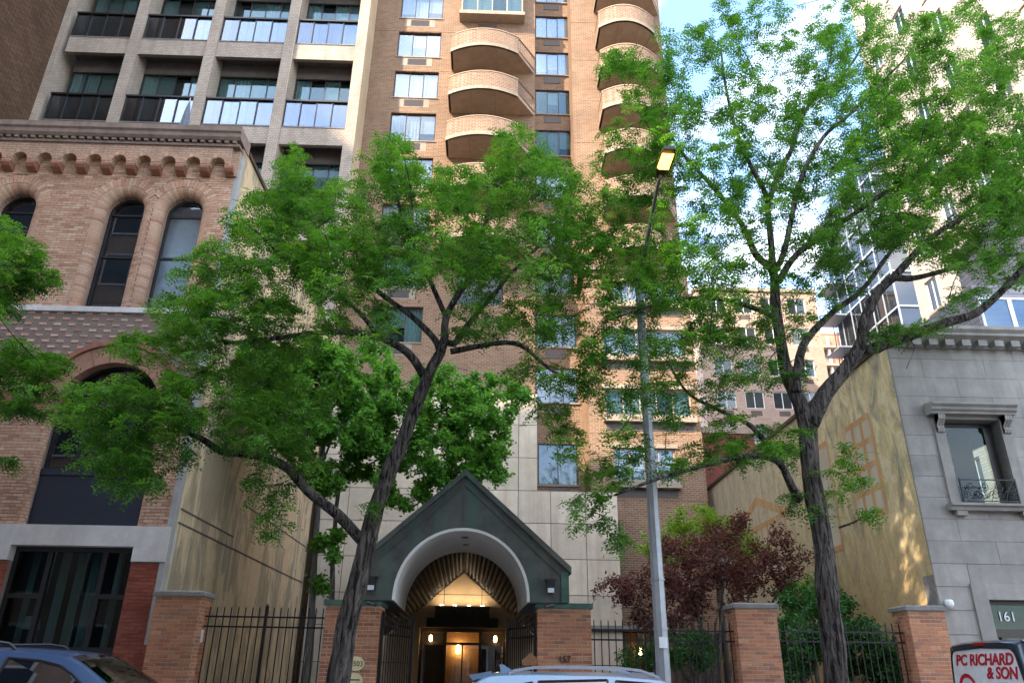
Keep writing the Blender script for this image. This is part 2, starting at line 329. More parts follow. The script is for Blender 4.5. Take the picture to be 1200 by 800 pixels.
# ------------------------------------------------------------------ generic window
def window(parent, X0, X1, z0, z1, Y, n=3, fw=.05, fm='bronze', gm='glass', back=None, transoms=(), depth=.3, name='window'):
    """frame in plane Y facing the street; panes and what hangs behind are its sub-parts"""
    mb = MB(); d = .06
    mb.box(X0, X0+fw, Y, Y+d, z0, z1); mb.box(X1-fw, X1, Y, Y+d, z0, z1)
    mb.box(X0+fw, X1-fw, Y+.001, Y+d-.001, z0, z0+fw); mb.box(X0+fw, X1-fw, Y+.001, Y+d-.001, z1-fw, z1)
    w = (X1-X0-2*fw)/n
    for i in range(1, n): mb.box(X0+fw+i*w-fw*.4, X0+fw+i*w+fw*.4, Y+.002, Y+d-.002, z0+fw, z1-fw)
    for t in transoms: mb.box(X0+fw, X1-fw, Y+.003, Y+d-.003, t-fw*.4, t+fw*.4)
    o = mb.build(name, M[fm], parent)
    if gm == 'glass': gm = random.choice(['glass', 'glass_d', 'glass_s'])
    for i in range(n):
        a = X0+fw+i*w; yo = Y+.02+(i % 2)*.012
        MB().box(a, a+w, yo, yo+.006, z0+fw*.8, z1-fw*.8, 'fb').build('pane', M[gm], o)
        bk = back[i] if back else 'dim'
        if bk == 'curtain':
            k = 9; mc = MB()
            for j in range(k):
                xa, xb = a+w*j/k, a+w*(j+1)/k; ya, yb = Y+depth*.5+(.03 if j % 2 else 0), Y+depth*.5+(0 if j % 2 else .03)
                mc.quad((xa,ya,z0),(xb,yb,z0),(xb,yb,z1),(xa,ya,z1))
            mc.build('curtain', M['curtain'], o)
        elif bk == 'half':
            zz = z0+(z1-z0)*random.uniform(.25, .5); MB().quad((a,Y+depth*.5,zz),(a+w,Y+depth*.5,zz),(a+w,Y+depth*.5,z1),(a,Y+depth*.5,z1)).build('roller_blind', M['curtain'], o)
        elif bk == 'blind': MB().quad((a,Y+depth*.5,z0),(a+w,Y+depth*.5,z0),(a+w,Y+depth*.5,z1),(a,Y+depth*.5,z1)).build('blind', M['curtain2'], o)
    MB().quad((X0,Y+depth,z0),(X1,Y+depth,z0),(X1,Y+depth,z1),(X0,Y+depth,z1)).build('room', M['dim' if back else 'dark'], o)
    return o
def rnd_back(n, pc=.45, ph=.2, pb=.12):
    out = []
    for _ in range(n):
        r = random.random(); out.append('curtain' if r < pc else 'half' if r < pc+ph else 'blind' if r < pc+ph+pb else 'dim')
    return out

# ------------------------------------------------------------------ brickwork made of single bricks
BH, BJ = .0572, .0105
def courses(z0, z1, BL=.203): 
    k = 0; z = z0
    while z+BH <= z1+.02:
        yield k, z, min(z+BH, z1); z += BH+BJ; k += 1
def intervals(u0, u1, blocked):
    segs = [(u0, u1)]
    for a, b in blocked:
        segs = [s for p, q in segs for s in ((p, min(q, a)), (max(p, b), q)) if s[1]-s[0] > .02]
    return segs
unit_brick = {}
def brick_obj(mat, parent, cx, y, cz, w, h, axis='Y', d=.05, name='brick'):
    if mat not in unit_brick:
        mb = MB(); e = .06
        v = [(-.5,0,-.5),(.5,0,-.5),(.5,0,.5),(-.5,0,.5)]
        mb.add([(-.5,1,-.5),(.5,1,-.5),(.5,1,.5),(-.5,1,.5),(-.5,.1,-.5),(.5,.1,-.5),(.5,.1,.5),(-.5,.1,.5),(-.485,0,-.45),(.485,0,-.45),(.485,0,.45),(-.485,0,.45)],
               [(8,9,10,11),(4,5,9,8),(5,6,10,9),(6,7,11,10),(7,4,8,11),(0,1,5,4),(1,2,6,5),(2,3,7,6),(3,0,4,7)])
        unit_brick[mat] = mb.mesh('brick', M[mat])
    rot = {'Y': None, '-X': (0,0,-PI/2), '+X': (0,0,PI/2)}[axis]
    loc = (cx, y, cz)
    return link(name, unit_brick[mat], parent, loc, scale=(w, d, h), rot=rot)

def brick_pier(label, X0, X1, Y0, z1, depth, side, cap=True, name='brick_pier', group=None, capm='coping'):
    """free-standing pier, running bond, every brick of its street face and of the side seen ('-X' or '+X') its own piece"""
    t = thing(name, ((X0+X1)/2, Y0, 0), label, 'brick pier', group)
    MB().box(X0+.006, X1-.006, Y0+.006, Y0+depth, .13, z1).build('mortar', M['mortar'], t)
    n = 0
    for k, za, zb in courses(.14, z1-.004):
        cz, h = (za+zb)/2, zb-za
        u = X0-(.1067 if k % 2 else 0)
        while u < X1-.01:
            a, b = max(u, X0), min(u+.203, X1); u += .2135
            if b-a > .03: brick_obj('pier_brick_o', t, (a+b)/2, Y0+random.uniform(-.003, .002), cz, b-a, h); n += 1
        if za < 1.25: continue
        xs = X0 if side == '-X' else X1
        v = Y0+.012-(0 if k % 2 else .1067)
        while v < Y0+depth-.01:
            a, b = max(v, Y0+.012), min(v+.203, Y0+depth); v += .2135
            if b-a > .03: brick_obj('pier_brick_o', t, xs, (a+b)/2, cz, b-a, h, side)
    if cap:
        o = .05; mb = MB(); x0, x1, y0, y1 = X0-o, X1+o, Y0-o, Y0+depth+o
        mb.add([(x0,y0,z1+.002),(x1,y0,z1+.002),(x1,y1,z1+.002),(x0,y1,z1+.002),(x0,y0,z1+.07),(x1,y0,z1+.07),(x1,y1,z1+.07),(x0,y1,z1+.07),(x0+.06,y0+.06,z1+.10),(x1-.06,y0+.06,z1+.10),(x1-.06,y1-.06,z1+.10),(x0+.06,y1-.06,z1+.10)],
               [(3,2,1,0),(0,1,5,4),(1,2,6,5),(2,3,7,6),(3,0,4,7),(4,5,9,8),(5,6,10,9),(6,7,11,10),(7,4,8,11),(8,9,10,11)])
        mb.build('cap_stone', M[capm], t)
    return t

# ------------------------------------------------------------------ brick loft building on the left
def left_building():
    XR, XL = -6.33, -13.2
    zt = float(P(150, 160, F)[2]); zsill = 8.93; zlin = 4.17
    t = thing('brick_loft_building', (-9.8, F, 0), 'old buff brick loft building with arched windows and corbelled cornice', 'building')
    # openings of the top floor (glass half width hw, round head)
    r = .20; FY = F
    wins = []
    for xa, xb in ((129, 172), (196, 241)):
        a, b = P(xa, 253, F+.33)[0], P(xb, 253, F+.33)[0]; wins.append(((a+b)/2, (b-a)/2))
    hw = sum(w[1] for w in wins)/2; gap = wins[1][0]-wins[0][0]
    cL = P(49, 242, F+.33)[0]-hw
    wins = [(wins[0][0], hw), (wins[1][0], hw), (cL, hw), (cL-gap, hw)]
    zs = float(P(150, 253, F+.33)[2])                                 # springing of the round heads
    # big arch of the first floor
    xa, xb = P(33, 612, F+.2)[0], P(163, 618, F+.2)[0]; AC, AW = (xa+xb)/2, (xb-xa)/2
    azs = float(P(125, 424, F)[2])-AW-.02; arch2 = AC-3.55
    def blocked(z):
        out = []
        for c, h in wins:
            if zsill < z < zs: out.append((c-h-r, c+h+r))
            elif z >= zs:
                R = h+r+.22; q = R*R-(z-zs)**2
                if q > 0: out.append((c-math.sqrt(q), c+math.sqrt(q)))
        for c in (AC, arch2):
            if z < azs: out.append((c-AW-.14, c+AW+.14))
            else:
                R = AW+.52; q = R*R-(z-azs)**2
                if q > 0: out.append((c-math.sqrt(q), c+math.sqrt(q)))
        if zsill-.10 < z < zsill+.04: out.append((XL, XR))
        return out
    zc = float(P(150, 203, F)[2])+.02
    ztop = zt-.22
    mortar = MB(); bricks = MB(); nb = 0
    for k, za, zb in courses(zlin+.01, ztop):
        zm = (za+zb)/2; bl = blocked(zm)
        for a, b in intervals(XL, XR-.001, bl):
            mortar.quad((a,F,za-BJ),(b,F,za-BJ),(b,F,zb),(a,F,zb))
            weave = 7.35 < zm < zsill-.1
            L_ = .16 if weave else .2135
            u = a-(a % L_)-(L_/2 if k % 2 else 0)
            j = int(round(u/L_))
            while u < b:
                p, q = max(u, a+.004), min(u+L_-BJ, b-.004); u += L_; j += 1
                if q-p < .02: continue
                pr = -.006+random.uniform(-.004, .003)
                if weave: pr = -.014 if k % 2 == 0 and (j+k//2) % 2 == 0 else .004
                if nb < 210 and zm < 5.2 and p > -10 and not weave:
                    brick_obj('lb_brick_o', t, (p+q)/2, F+pr, zm, q-p, zb-za); nb += 1
                else: bricks.box(p, q, F+pr, F+.05, za, zb, 'lrfdu')
    mortar.build('mortar', M['mortar_d'], t); bricks.build('brickwork', M['lb_brick'], t, kind='stuff')
    MB().box(XL, XR-.02, F+.45, F+10.5, 0, zt-.1, 'lbu').build('wall_core', M['mortar_d'], t)
    # end pier strip beside the corner (grey render return)
    # rounded brick jambs, voussoirs and the windows themselves
    for c, h in wins:
        mb = MB(); z = zsill+.04; seg = 5; nL = any(abs(q[0]-c+gap) < .1 for q in wins); nR = any(abs(q[0]-c-gap) < .1 for q in wins)
        def ring(f0, f1):
            pts0 = []; pts1 = []
            for s in range(seg+1):
                bb = PI/2*(1-s/seg); off = h+r-r*math.cos(bb); yy = F+r-r*math.sin(bb)-.004
                pts0.append(f0(off, yy)); pts1.append(f1(off, yy))
            n = seg+1; mb.add(pts0+pts1, [(i, i+1, n+i+1, n+i) for i in range(seg)]+[(i+1, i, i, i+1) for i in ()])
        while z+BH < zs:
            za, zb = z, z+BH; z += BH+BJ
            for sgn in (-1, 1): ring(lambda o, y: (c+sgn*o, y, za), lambda o, y: (c+sgn*o, y, zb))
        n = 26
        for i in range(n):
            a0, a1 = PI*i/n+.006, PI*(i+1)/n-.006
            ring(lambda o, y: (c+o*math.cos(a0), y, zs+o*math.sin(a0)), lambda o, y: (c+o*math.cos(a1), y, zs+o*math.sin(a1)))
            R0, R1 = h+r+.005, h+r+.215
            lim = gap/2-.004
            def clip(x): return min(max(x, c-(lim if nL else 9)), c+(lim if nR else 9))
            mx = (R0+R1)/2*math.cos((a0+a1)/2)
            if (nR and mx > lim-.03) or (nL and mx < -lim+.03): continue
            pts = [(clip(c+R*math.cos(a)), F-.012, zs+R*math.sin(a)) for R, a in ((R0,a0),(R1,a0),(R1,a1),(R0,a1))]
            mb.prism(pts, (0,.06,0))
        mb.build('arch_surround', M['lb_brick'], t, kind='stuff')
        back = MB(); prev = None
        for i in range(41):
            a = PI*i/40; p = [(min(max(c+R*math.cos(a), c-(gap/2 if nL else 9)), c+(gap/2 if nR else 9)), y, zs+R*math.sin(a)) for R, y in ((h+r+.23, F+.004), (h+r-.02, F+.012), (h+.012, F+r), (h+.012, F+.45))]
            if prev:
                for q in range(3): back.quad(prev[q], p[q], p[q+1], prev[q+1])
            prev = p
        for sgn in (-1, 1):
            p = [(c+sgn*o, y) for o, y in ((h+r+.02, F+.004), (h+r-.02, F+.012), (h+.012, F+r), (h+.012, F+.45))]
            for q in range(3): back.quad((*p[q], zsill), (*p[q], zs), (*p[q+1], zs), (*p[q+1], zsill)) if False else back.add([(p[q][0],p[q][1],zsill),(p[q][0],p[q][1],zs),(p[q+1][0],p[q+1][1],zs),(p[q+1][0],p[q+1][1],zsill)], [(0,1,2,3)])
        back.build('reveal', M['tb_lb'], t)
        Y = F+.33; fw = .045; fr = MB()
        arc = [(c+h*math.cos(PI*i/24), zs+h*math.sin(PI*i/24)) for i in range(25)]; arci = [(c+(h-fw)*math.cos(PI*i/24), zs+(h-fw)*math.sin(PI*i/24)) for i in range(25)]
        for i in range(24):
            fr.prism([(arc[i][0],Y,arc[i][1]),(arc[i+1][0],Y,arc[i+1][1]),(arci[i+1][0],Y,arci[i+1][1]),(arci[i][0],Y,arci[i][1])], (0,.07,0))
        for sgn in (-1, 1): fr.box(min(c+sgn*h, c+sgn*(h-fw)), max(c+sgn*h, c+sgn*(h-fw)), Y, Y+.07, zsill, zs)
        for zz in (zs-.02, zs-1.18, zsill+.05): fr.box(c-h+fw, c+h-fw, Y+.002, Y+.068, zz, zz+.05)
        w = fr.build('window', M['blackmetal'], t)
        MB().add([(c-h,Y+.03,zsill),(c+h,Y+.03,zsill)]+[(x,Y+.03,z) for x, z in arc], [tuple(range(27))]).build('pane', M['glass' if c == wins[1][0] else 'glass_b'], w)
        MB().box(c-h-.3, c+h+.3, Y+.55, Y+.56, zsill-.2, zs+h+.2).build('blind' if c == wins[1][0] else 'room', M['pale_blind' if c == wins[1][0] else 'dim'], w)  # behind one pane a pale sheet stands in for the reflected sky
        rl = MB().box(c-h+.05, c+h-.05, Y+.2, Y+.22, zsill+.42, zsill+.44)
        for q in range(6): rl.box(c-h+.12+q*(2*h-.24)/5-.008, c-h+.12+q*(2*h-.24)/5+.008, Y+.2, Y+.216, zsill, zsill+.42)
        rl.build('inner_rail', M['iron'], w)
    for q in (0, 3): MB().box(wins[q][0]+hw+r-.04, wins[q][0]+gap-hw-r+.04, F+.02, F+.1, zsill, zs+.5).build('mullion_pier', M['tb_lb'], t)
    MB().box(XL, XR-.25, F-.07, F+.3, zsill-.09, zsill+.035).build('sill_course', M['stucco'], t)
    # corbel table and cornice
    xc = float(P(267, 200, F-.2)[0])+.02; sp = .592; pj = .22
    zarch = zc+.17; cor = MB(); X0 = xc-sp*11
    zb_ = zt-.42; R = sp/2-.115
    for i in range(11):
        a, b = X0+sp*i, X0+sp*(i+1); m = (a+b)/2; n = 10
        pts = [(a,zb_),(b,zb_),(b,zarch-.06),(m+R,zarch-.06)]+[(m+R*math.cos(PI*j/n), zarch+R*math.sin(PI*j/n)) for j in range(n+1)]+[(m-R,zarch-.06),(a,zarch-.06)]
        L = [(x, F-pj, z) for x, z in pts]; n2 = len(pts)
        tops = [(a,zb_)]+[(m-R*math.cos(PI*j/n), zb_) for j in range(n+1)]+[(b,zb_)]
        bots = [(a,zarch-.06)]+[(m-R*math.cos(PI*j/n), zarch+R*math.sin(PI*j/n)) for j in range(n+1)]+[(b,zarch-.06)]
        bots[1] = (m-R, zarch-.06); bots[-2] = (m+R, zarch-.06)
        for j in range(len(tops)-1):
            cor.quad((bots[j][0],F-pj,bots[j][1]),(bots[j+1][0],F-pj,bots[j+1][1]),(tops[j+1][0],F-pj,tops[j+1][1]),(tops[j][0],F-pj,tops[j][1]))
            cor.quad((bots[j][0],F-pj,bots[j][1]),(bots[j][0],F,bots[j][1]),(bots[j+1][0],F,bots[j+1][1]),(bots[j+1][0],F-pj,bots[j+1][1]))
        rb = MB()
        for j in range(9):
            a0, a1 = PI*j/9+.02, PI*(j+1)/9-.02
            rb.prism([(m+q*math.cos(aa), F-pj-.012, zarch+q*math.sin(aa)) for q, aa in ((R,a0),(R+.10,a0),(R+.10,a1),(R,a1))], (0,.03,0))
        rb.build('arch_brick_ring', M['lb_brick'], t, kind='stuff')
    cor.quad((xc,F-pj,zarch-.06),(xc,F,zarch-.06),(xc,F,zb_),(xc,F-pj,zb_))
    cor.box(xc+.003, XR-.04, F-.10, F, zarch-.25, zb_)
    cor.build('corbel_table', M['tb_lb'], t)
    for i in range(12):
        x = X0+sp*i; mb = MB(); w = .105; prof = [(F, zarch-.06-.02), (F-pj-.02, zarch-.058), (F-pj-.03, zarch-.13), (F-pj+.02, zarch-.20), (F-.08, zarch-.25), (F, zarch-.27)]
        mb.prism([(x-w, y, z) for y, z in prof], (2*w, 0, 0)); mb.build('corbel', M['terracotta'], t)
    MB().box(XL, XR-.02, F-pj-.05, F+.1, zb_, zb_+.07).build('string_course', M['cornice_lb'], t)
    k = 0; x = XL+.05
    while x < XR-.1:
        MB().box(x, x+.10, F-pj-.10, F-pj+.02, zb_+.075, zb_+.135).build('dentil', M['cornice_lb'], t); x += .195
    mb = MB(); prof = [(F-pj-.11, zb_+.14), (F-pj-.17, zb_+.20), (F-pj-.17, zb_+.30), (F-pj-.22, zb_+.34), (F-pj-.22, zt+.06), (F+.3, zt+.06), (F+.3, zb_+.14)]
    mb.prism([(XL, y, z) for y, z in prof], (XR+.02-XL, 0, 0)); mb.build('cornice', M['cornice_lb'], t)
    # sandstone arch, its windows and navy spandrel panel
    for c in (AC, arch2):
        n = 11
        for i in range(n):
            a0, a1 = PI*i/n+.004, PI*(i+1)/n-.004; mb = MB(); pts = []
            arc = [(AW, a0), (AW, (a0+a1)/2), (AW, a1), (AW+.40, a1), (AW+.40, (a0+a1)/2), (AW+.40, a0)]
            mb.prism([(c+q*math.cos(aa), F-.03, azs+q*math.sin(aa)) for q, aa in arc][::-1], (0,.30,0)); mb.build('arch_stone', M['sandstone'], t)
        mb = MB()
        for i in range(24):
            a0, a1 = PI*i/24, PI*(i+1)/24
            mb.prism([(c+q*math.cos(aa), F-.09, azs+q*math.sin(aa)) for q, aa in ((AW+.41,a0),(AW+.41,a1),(AW+.52,a1),(AW+.52,a0))], (0,.14,0))
        mb.build('hood_mould', M['terracotta'], t)
        # rounded jambs below the springing
        mb = MB(); z = zlin+.01
        while z+BH < azs:
            for sgn in (-1, 1):
                for s in range(4):
                    b0, b1 = PI/2*(1-s/4), PI/2*(1-(s+1)/4)
                    o0, y0 = AW+.14-.14*math.cos(b0), F+.14-.14*math.sin(b0)-.004; o1, y1 = AW+.14-.14*math.cos(b1), F+.14-.14*math.sin(b1)-.004
                    mb.quad((c+sgn*o0,y0,z),(c+sgn*o1,y1,z),(c+sgn*o1,y1,z+BH),(c+sgn*o0,y0,z+BH))
            z += BH+BJ
        mb.build('jamb_bricks', M['lb_brick'], t, kind='stuff')
        for sgn in (-1, 1):
            mb = MB(); mb.box(min(c+sgn*(AW+.004), c+sgn*(AW+.16)), max(c+sgn*(AW+.004), c+sgn*(AW+.16)), F+.012 if sgn else 0, F+.4, zlin, azs) if False else mb.add([(c+sgn*(AW+.15),F+.004,zlin),(c+sgn*(AW+.10),F+.03,zlin),(c+sgn*(AW+.004),F+.14,zlin),(c+sgn*(AW+.004),F+.45,zlin),(c+sgn*(AW+.15),F+.004,azs),(c+sgn*(AW+.10),F+.03,azs),(c+sgn*(AW+.004),F+.14,azs),(c+sgn*(AW+.004),F+.45,azs)], [(0,1,5,4),(1,2,6,5),(2,3,7,6)])
            mb.build('jamb', M['mortar_d'], t)
        zp = float(P(100, 552, F+.2)[2]); Y = F+.22
        pn = MB().box(c-AW, c+AW, Y-.04, Y+.05, zlin, zp-.10).build('spandrel_panel', M['navy'], t)
        MB().box(c-AW, c+AW, Y-.07, Y+.05, zp-.098, zp+.03).build('panel_rail', M['navy'], pn)
        fr = MB(); fw = .06
        arc = [(c+AW*math.cos(PI*i/28), azs+AW*math.sin(PI*i/28)) for i in range(29)]; ai = [(c+(AW-fw)*math.cos(PI*i/28), azs+(AW-fw)*math.sin(PI*i/28)) for i in range(29)]
        for i in range(28): fr.prism([(arc[i][0],Y,arc[i][1]),(arc[i+1][0],Y,arc[i+1][1]),(ai[i+1][0],Y,ai[i+1][1]),(ai[i][0],Y,ai[i][1])], (0,.08,0))
        for sgn in (-1, 1): fr.box(min(c+sgn*AW, c+sgn*(AW-fw)), max(c+sgn*AW, c+sgn*(AW-fw)), Y, Y+.08, zp+.03, azs)
        for xx in (c-AW+.62, c+AW-.62): fr.box(xx-.03, xx+.03, Y+.002, Y+.078, zp+.03, azs+.55)
        for zz in (zp+.05, zp+.48, azs+.05): fr.box(c-AW+fw, c+AW-fw, Y+.004, Y+.076, zz, zz+.05)
        w = fr.build('window', M['blackmetal'], t)
        MB().add([(c-AW,Y+.03,zp),(c+AW,Y+.03,zp)]+[(x,Y+.03,z) for x, z in arc], [tuple(range(31))]).build('pane', M['glass_b'], w)
        MB().box(c-AW-.2, c+AW+.2, Y+.6, Y+.61, zp-.3, azs+AW+.2).build('room', M['dark'], w)
    # stucco lintel over the shop window, with dropped ends
    zb2 = float(P(60, 640, F)[2])+.02; zr = float(P(170, 658, F)[2])
    MB().box(XL, XR+.004, F-.05, F+.3, zb2, zlin).build('lintel', M['stucco'], t)
    MB().box(-6.985, XR+.004, F-.05, F+.3, zr, zb2-.001).build('lintel_end', M['stucco'], t)
    MB().box(-10.1, -9.36, F-.05, F+.3, zr, zb2-.001).build('lintel_end', M['stucco'], t)
    for a, b in ((-6.985, XR), (-10.1, -9.36)):
        pr = MB().box(a+.005, b-.005, F+.006, F+.3, .13, zr-.002).build('red_brick_pier', M['mortar_d'], t)
        for k, za, zb in courses(.15, zr-.005):
            if a < -9 and za < 2.2: continue
            u = a-(.1067 if k % 2 else 0)
            while u < b-.01:
                p, q = max(u, a), min(u+.203, b); u += .2135
                if q-p > .03: brick_obj('red_brick_o', pr, (p+q)/2, F-.004, (za+zb)/2, q-p, zb-za)
    # shop window
    X0, X1 = -9.36, -6.985; z0, z1 = 1.86, zb2; Y = F+.16; fw = .07
    m1, m2 = float(P(59, 650, Y)[0]), float(P(124, 650, Y)[0]); ztr = float(P(130, 699, Y)[2])
    fr = MB().box(X0, X0+fw, Y, Y+.09, z0, z1).box(X1-fw, X1, Y, Y+.09, z0, z1).box(X0, X1, Y-.003, Y+.093, z1-.09, z1).box(X0, X1, Y-.003, Y+.093, z0, z0+.08)
    for x in (m1, m2): fr.box(x-.045, x+.045, Y-.002, Y+.092, z0+.08, z1-.09)
    for a, b in ((X0+fw, m1-.045), (m2+.045, X1-fw)): fr.box(a, b, Y+.004, Y+.086, ztr-.04, ztr+.04)
    w = fr.build('shop_window', M['blackmetal'], t)
    for a, b, c, d in ((X0+fw,m1-.045,z0+.08,ztr-.04),(X0+fw,m1-.045,ztr+.04,z1-.09),(m1+.045,m2-.045,z0+.08,z1-.09),(m2+.045,X1-fw,z0+.08,ztr-.04),(m2+.045,X1-fw,ztr+.04,z1-.09)):
        MB().box(a, b, Y+.04, Y+.046, c, d, 'fb').build('pane', M['glass_d'], w)
    for a, b in ((m1+.10, m1+.28), (m1+.42, m1+.60), (m1+.70, m2-.12), (m2+.12, m2+.26), (m2+.38, X1-.1), (X0+.22, X0+.34)):
        mc = MB(); k = max(6, int((b-a)/.05))
        for j in range(k):
            xa, xb = a+(b-a)*j/k, a+(b-a)*(j+1)/k; ya, yb = Y+.3+(.06 if j % 2 else 0), Y+.3+(0 if j % 2 else .06)
            mc.quad((xa,ya,z0),(xb,yb,z0),(xb,yb,z1),(xa,ya,z1))
        mc.build('curtain', M['drape'], w)
    ls = MB().lathe([(.10,0),(.10,.03),(.015,.05),(.015,.32)], (-9.0, Y+.5, z0+.1), 10); ls.build('lamp_stand', M['bronze'], w)
    MB().lathe([(.19,0),(.14,.24)], (-9.0, Y+.5, z0+.40), 14).build('lamp_shade', M['curtain2'], w)
    MB().box(X0-.3, X1+.2, Y+1.3, Y+1.31, z0-.4, z1+.2).build('room', M['dark'], w)
    MB().box(X0, X1, F+.02, F+.3, .13, z0-.002).build('stall_riser', M['blackmetal'], t)
    # rendered party wall running back from the street, with two seams and a grey render strip
    sw = MB().box(XR-.03, XR, F+.012, F+11.6, .0, zt-.25, 'r').box(XR-.25, XR, F+11.3, F+11.6, 0, zt-.25, 'b').build('party_wall', M['sidewall'], t)
    MB().box(XR-.3, XR+.05, F+.3, F+11.6, zt-.252, zt-.14).build('wall_coping', M['bronze'], sw)
    MB().box(XR-.10, XR+.012, F-.022, F+.16, zr-1.5, zt-.5).build('render_strip', M['coping2'], sw)
    for px in (((212,595),(273,629)), ((209,611),(363,687)), ((286,591),(365,645))):
        a, b = [PXp(*q, XR) for q in px]; zz = (a[2]+b[2])/2; y0, y1 = max(F+.2, min(a[1], b[1])), min(F+11.5, max(a[1], b[1]))
        MB().box(XR-.01, XR+.012, y0, y1, zz-.018, zz+.018).build('wall_seam', M['joint'], sw)
    return t
M['tb_lb'] = texbrick('buff_brick_cornice', (.42,.26,.18), (.49,.33,.235), (.26,.18,.135), .21, .0677, .010, .5, (.12,.08,.06))
M['pale_blind'] = plain('pale_blind', (.60,.66,.74), .9)  # bluish tone imitates sky mirrored in one loft window
M['drape'] = plain('grey_drape', (.30,.33,.31), .9)
M['coping2'] = rough_mat('grey_render', (.30,.29,.27), (.40,.39,.37), 5, .9, .3, .3, (.22,.21,.2))
left_building()

# ------------------------------------------------------------------ apartment block with recessed balconies, and the brown block beside it
def balcony_block():
    Y = 28.6; XR = -6.72; XL = -21.84; bay = (XR-XL)/4; pw = .52
    t = thing('balcony_apartment_block', (-13.5, Y, 0), 'pale brick apartment block with recessed glazed balconies in a grid', 'building')
    rows = [14.57, 19.76, 24.92, 30.09, 35.28]
    for x in [XL+bay*i for i in range(5)]:
        a = x if x == XL else x-pw/2; b = x+pw/2
        if abs(x-XR) < .01: a, b = x-pw, x
        MB().box(a, b, Y-.12, Y+1.7, 0, 42).build('brick_pillar', M['white_brick'], t)
    for z in rows+[40.46]:
        for i in range(4):
            a = XL+bay*i+pw/2+(pw/2 if i == 0 else 0); b = XL+bay*(i+1)-pw/2-(pw/2 if i == 3 else 0)
            MB().box(a, b, Y, Y+.2, z-.98, z-.02).build('spandrel', M['white_brick'], t)
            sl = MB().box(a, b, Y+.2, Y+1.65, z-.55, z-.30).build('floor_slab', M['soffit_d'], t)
            MB().box(a, b, Y-.03, Y+.22, z-.02, z+.04).build('sill', M['coping'], t)
    for z in rows:
        for i in range(4):
            a = XL+bay*i+pw/2+(pw/2 if i == 0 else 0); b = XL+bay*(i+1)-pw/2-(pw/2 if i == 3 else 0); n = 4
            h = 1.64; fr = MB(); fw = .045; w = (b-a)/n
            fr.box(a, b, Y+.02, Y+.12, z+.04, z+.09).box(a, b, Y-.03, Y+.14, z+h-.09, z+h)
            for q in range(n+1): fr.box(a+w*q-fw/2 if 0 < q < n else (a if q == 0 else b-fw), a+w*q+fw/2 if 0 < q < n else (a+fw if q == 0 else b), Y+.021, Y+.119, z+.09, z+h-.09)
            g = fr.build('balcony_glazing', M['bronze'], t)
            for q in range(n):
                yo = Y+.05+(.03 if q % 2 else 0)
                MB().box(a+w*q+fw/2, a+w*(q+1)-fw/2, yo, yo+.008, z+.08, z+h-.08, 'fb').build('pane', M[random.choice(['glass_b', 'glass_b', 'glass_m'])], g)
            back = [random.choice(['blind', 'blind', 'curtain', 'dim']) for _ in range(n)]
            window(t, a, b, z+.9, z+3.8, Y+.95, n, .06, 'bronze', 'glass_d', back, (), .25)
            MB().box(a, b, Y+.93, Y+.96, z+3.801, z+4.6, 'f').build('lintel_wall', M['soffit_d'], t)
    MB().box(XL, XR-.002, Y+1.72, Y+12, 0, 42).build('block_core', M['tan_side'], t)
    s = MB().box(XR-.02, XR+.006, Y-.118, Y+12, 0, 42, 'r').build('side_wall', M['tan_side'], t)
    return t
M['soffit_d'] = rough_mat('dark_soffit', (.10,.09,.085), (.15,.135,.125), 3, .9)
M['glass_m'] = glass('mirror_balcony_glass', .09, (.40,.45,.5))
balcony_block()
def brown_block():
    t = thing('brown_brick_block', (-28, 18, 0), 'tall windowless brown brick wall beside the recessed balconies', 'building')
    MB().box(-36, -21.85, 18, 30.5, 0, 48).build('wall', M['brown_brick'], t)
    MB().box(-36.1, -21.8, 17.9, 30.6, 48.002, 48.4).build('coping', M['coping'], t)
brown_block()
def parasol():
    p = P(219, 160, 20.0); z0 = 13.66
    t = thing('covered_parasol', (p[0], 20.0, z0), 'closed grey parasol tied up on the loft building roof', 'parasol')
    p = P(219, 152, 20.0); zt = float(P(218, 128, 20.0)[2])+.3; H = zt-z0; c = (p[0]-.12, 20.0, z0); n = 14; prof = []
    mb = MB()
    for i in range(10):
        u = i/9; r = .10+.20*math.sin(min(1, (1-u)*1.35)*PI*.5)**1.2 if u < .98 else .02; r *= (.62 if .38 < u < .5 else 1); prof.append((max(.02, r*(1-u*.35)), .55+(H-.55)*u))
    vs = []
    for r, h in prof:
        for k in range(n):
            a = 2*PI*k/n; q = r*(1.18 if k % 2 else .78); vs.append((c[0]+q*math.cos(a), c[1]+q*math.sin(a), c[2]+h))
    m = len(prof); fs = [(i*n+k, i*n+(k+1) % n, (i+1)*n+(k+1) % n, (i+1)*n+k) for i in range(m-1) for k in range(n)]+[tuple(range((m-1)*n, m*n))]
    mb.add(vs, fs).build('folded_canopy', M['parasol'], t)
    MB().lathe([(.025, .05), (.025, H+.1), (.01, H+.18)], c, 8).build('pole', M['steel'], t)
    MB().lathe([(.25, .0), (.25, .08), (.05, .12)], c, 12).build('base', M['coping'], t)
M['parasol'] = plain('grey_canvas', (.13,.155,.19), .8)
parasol()

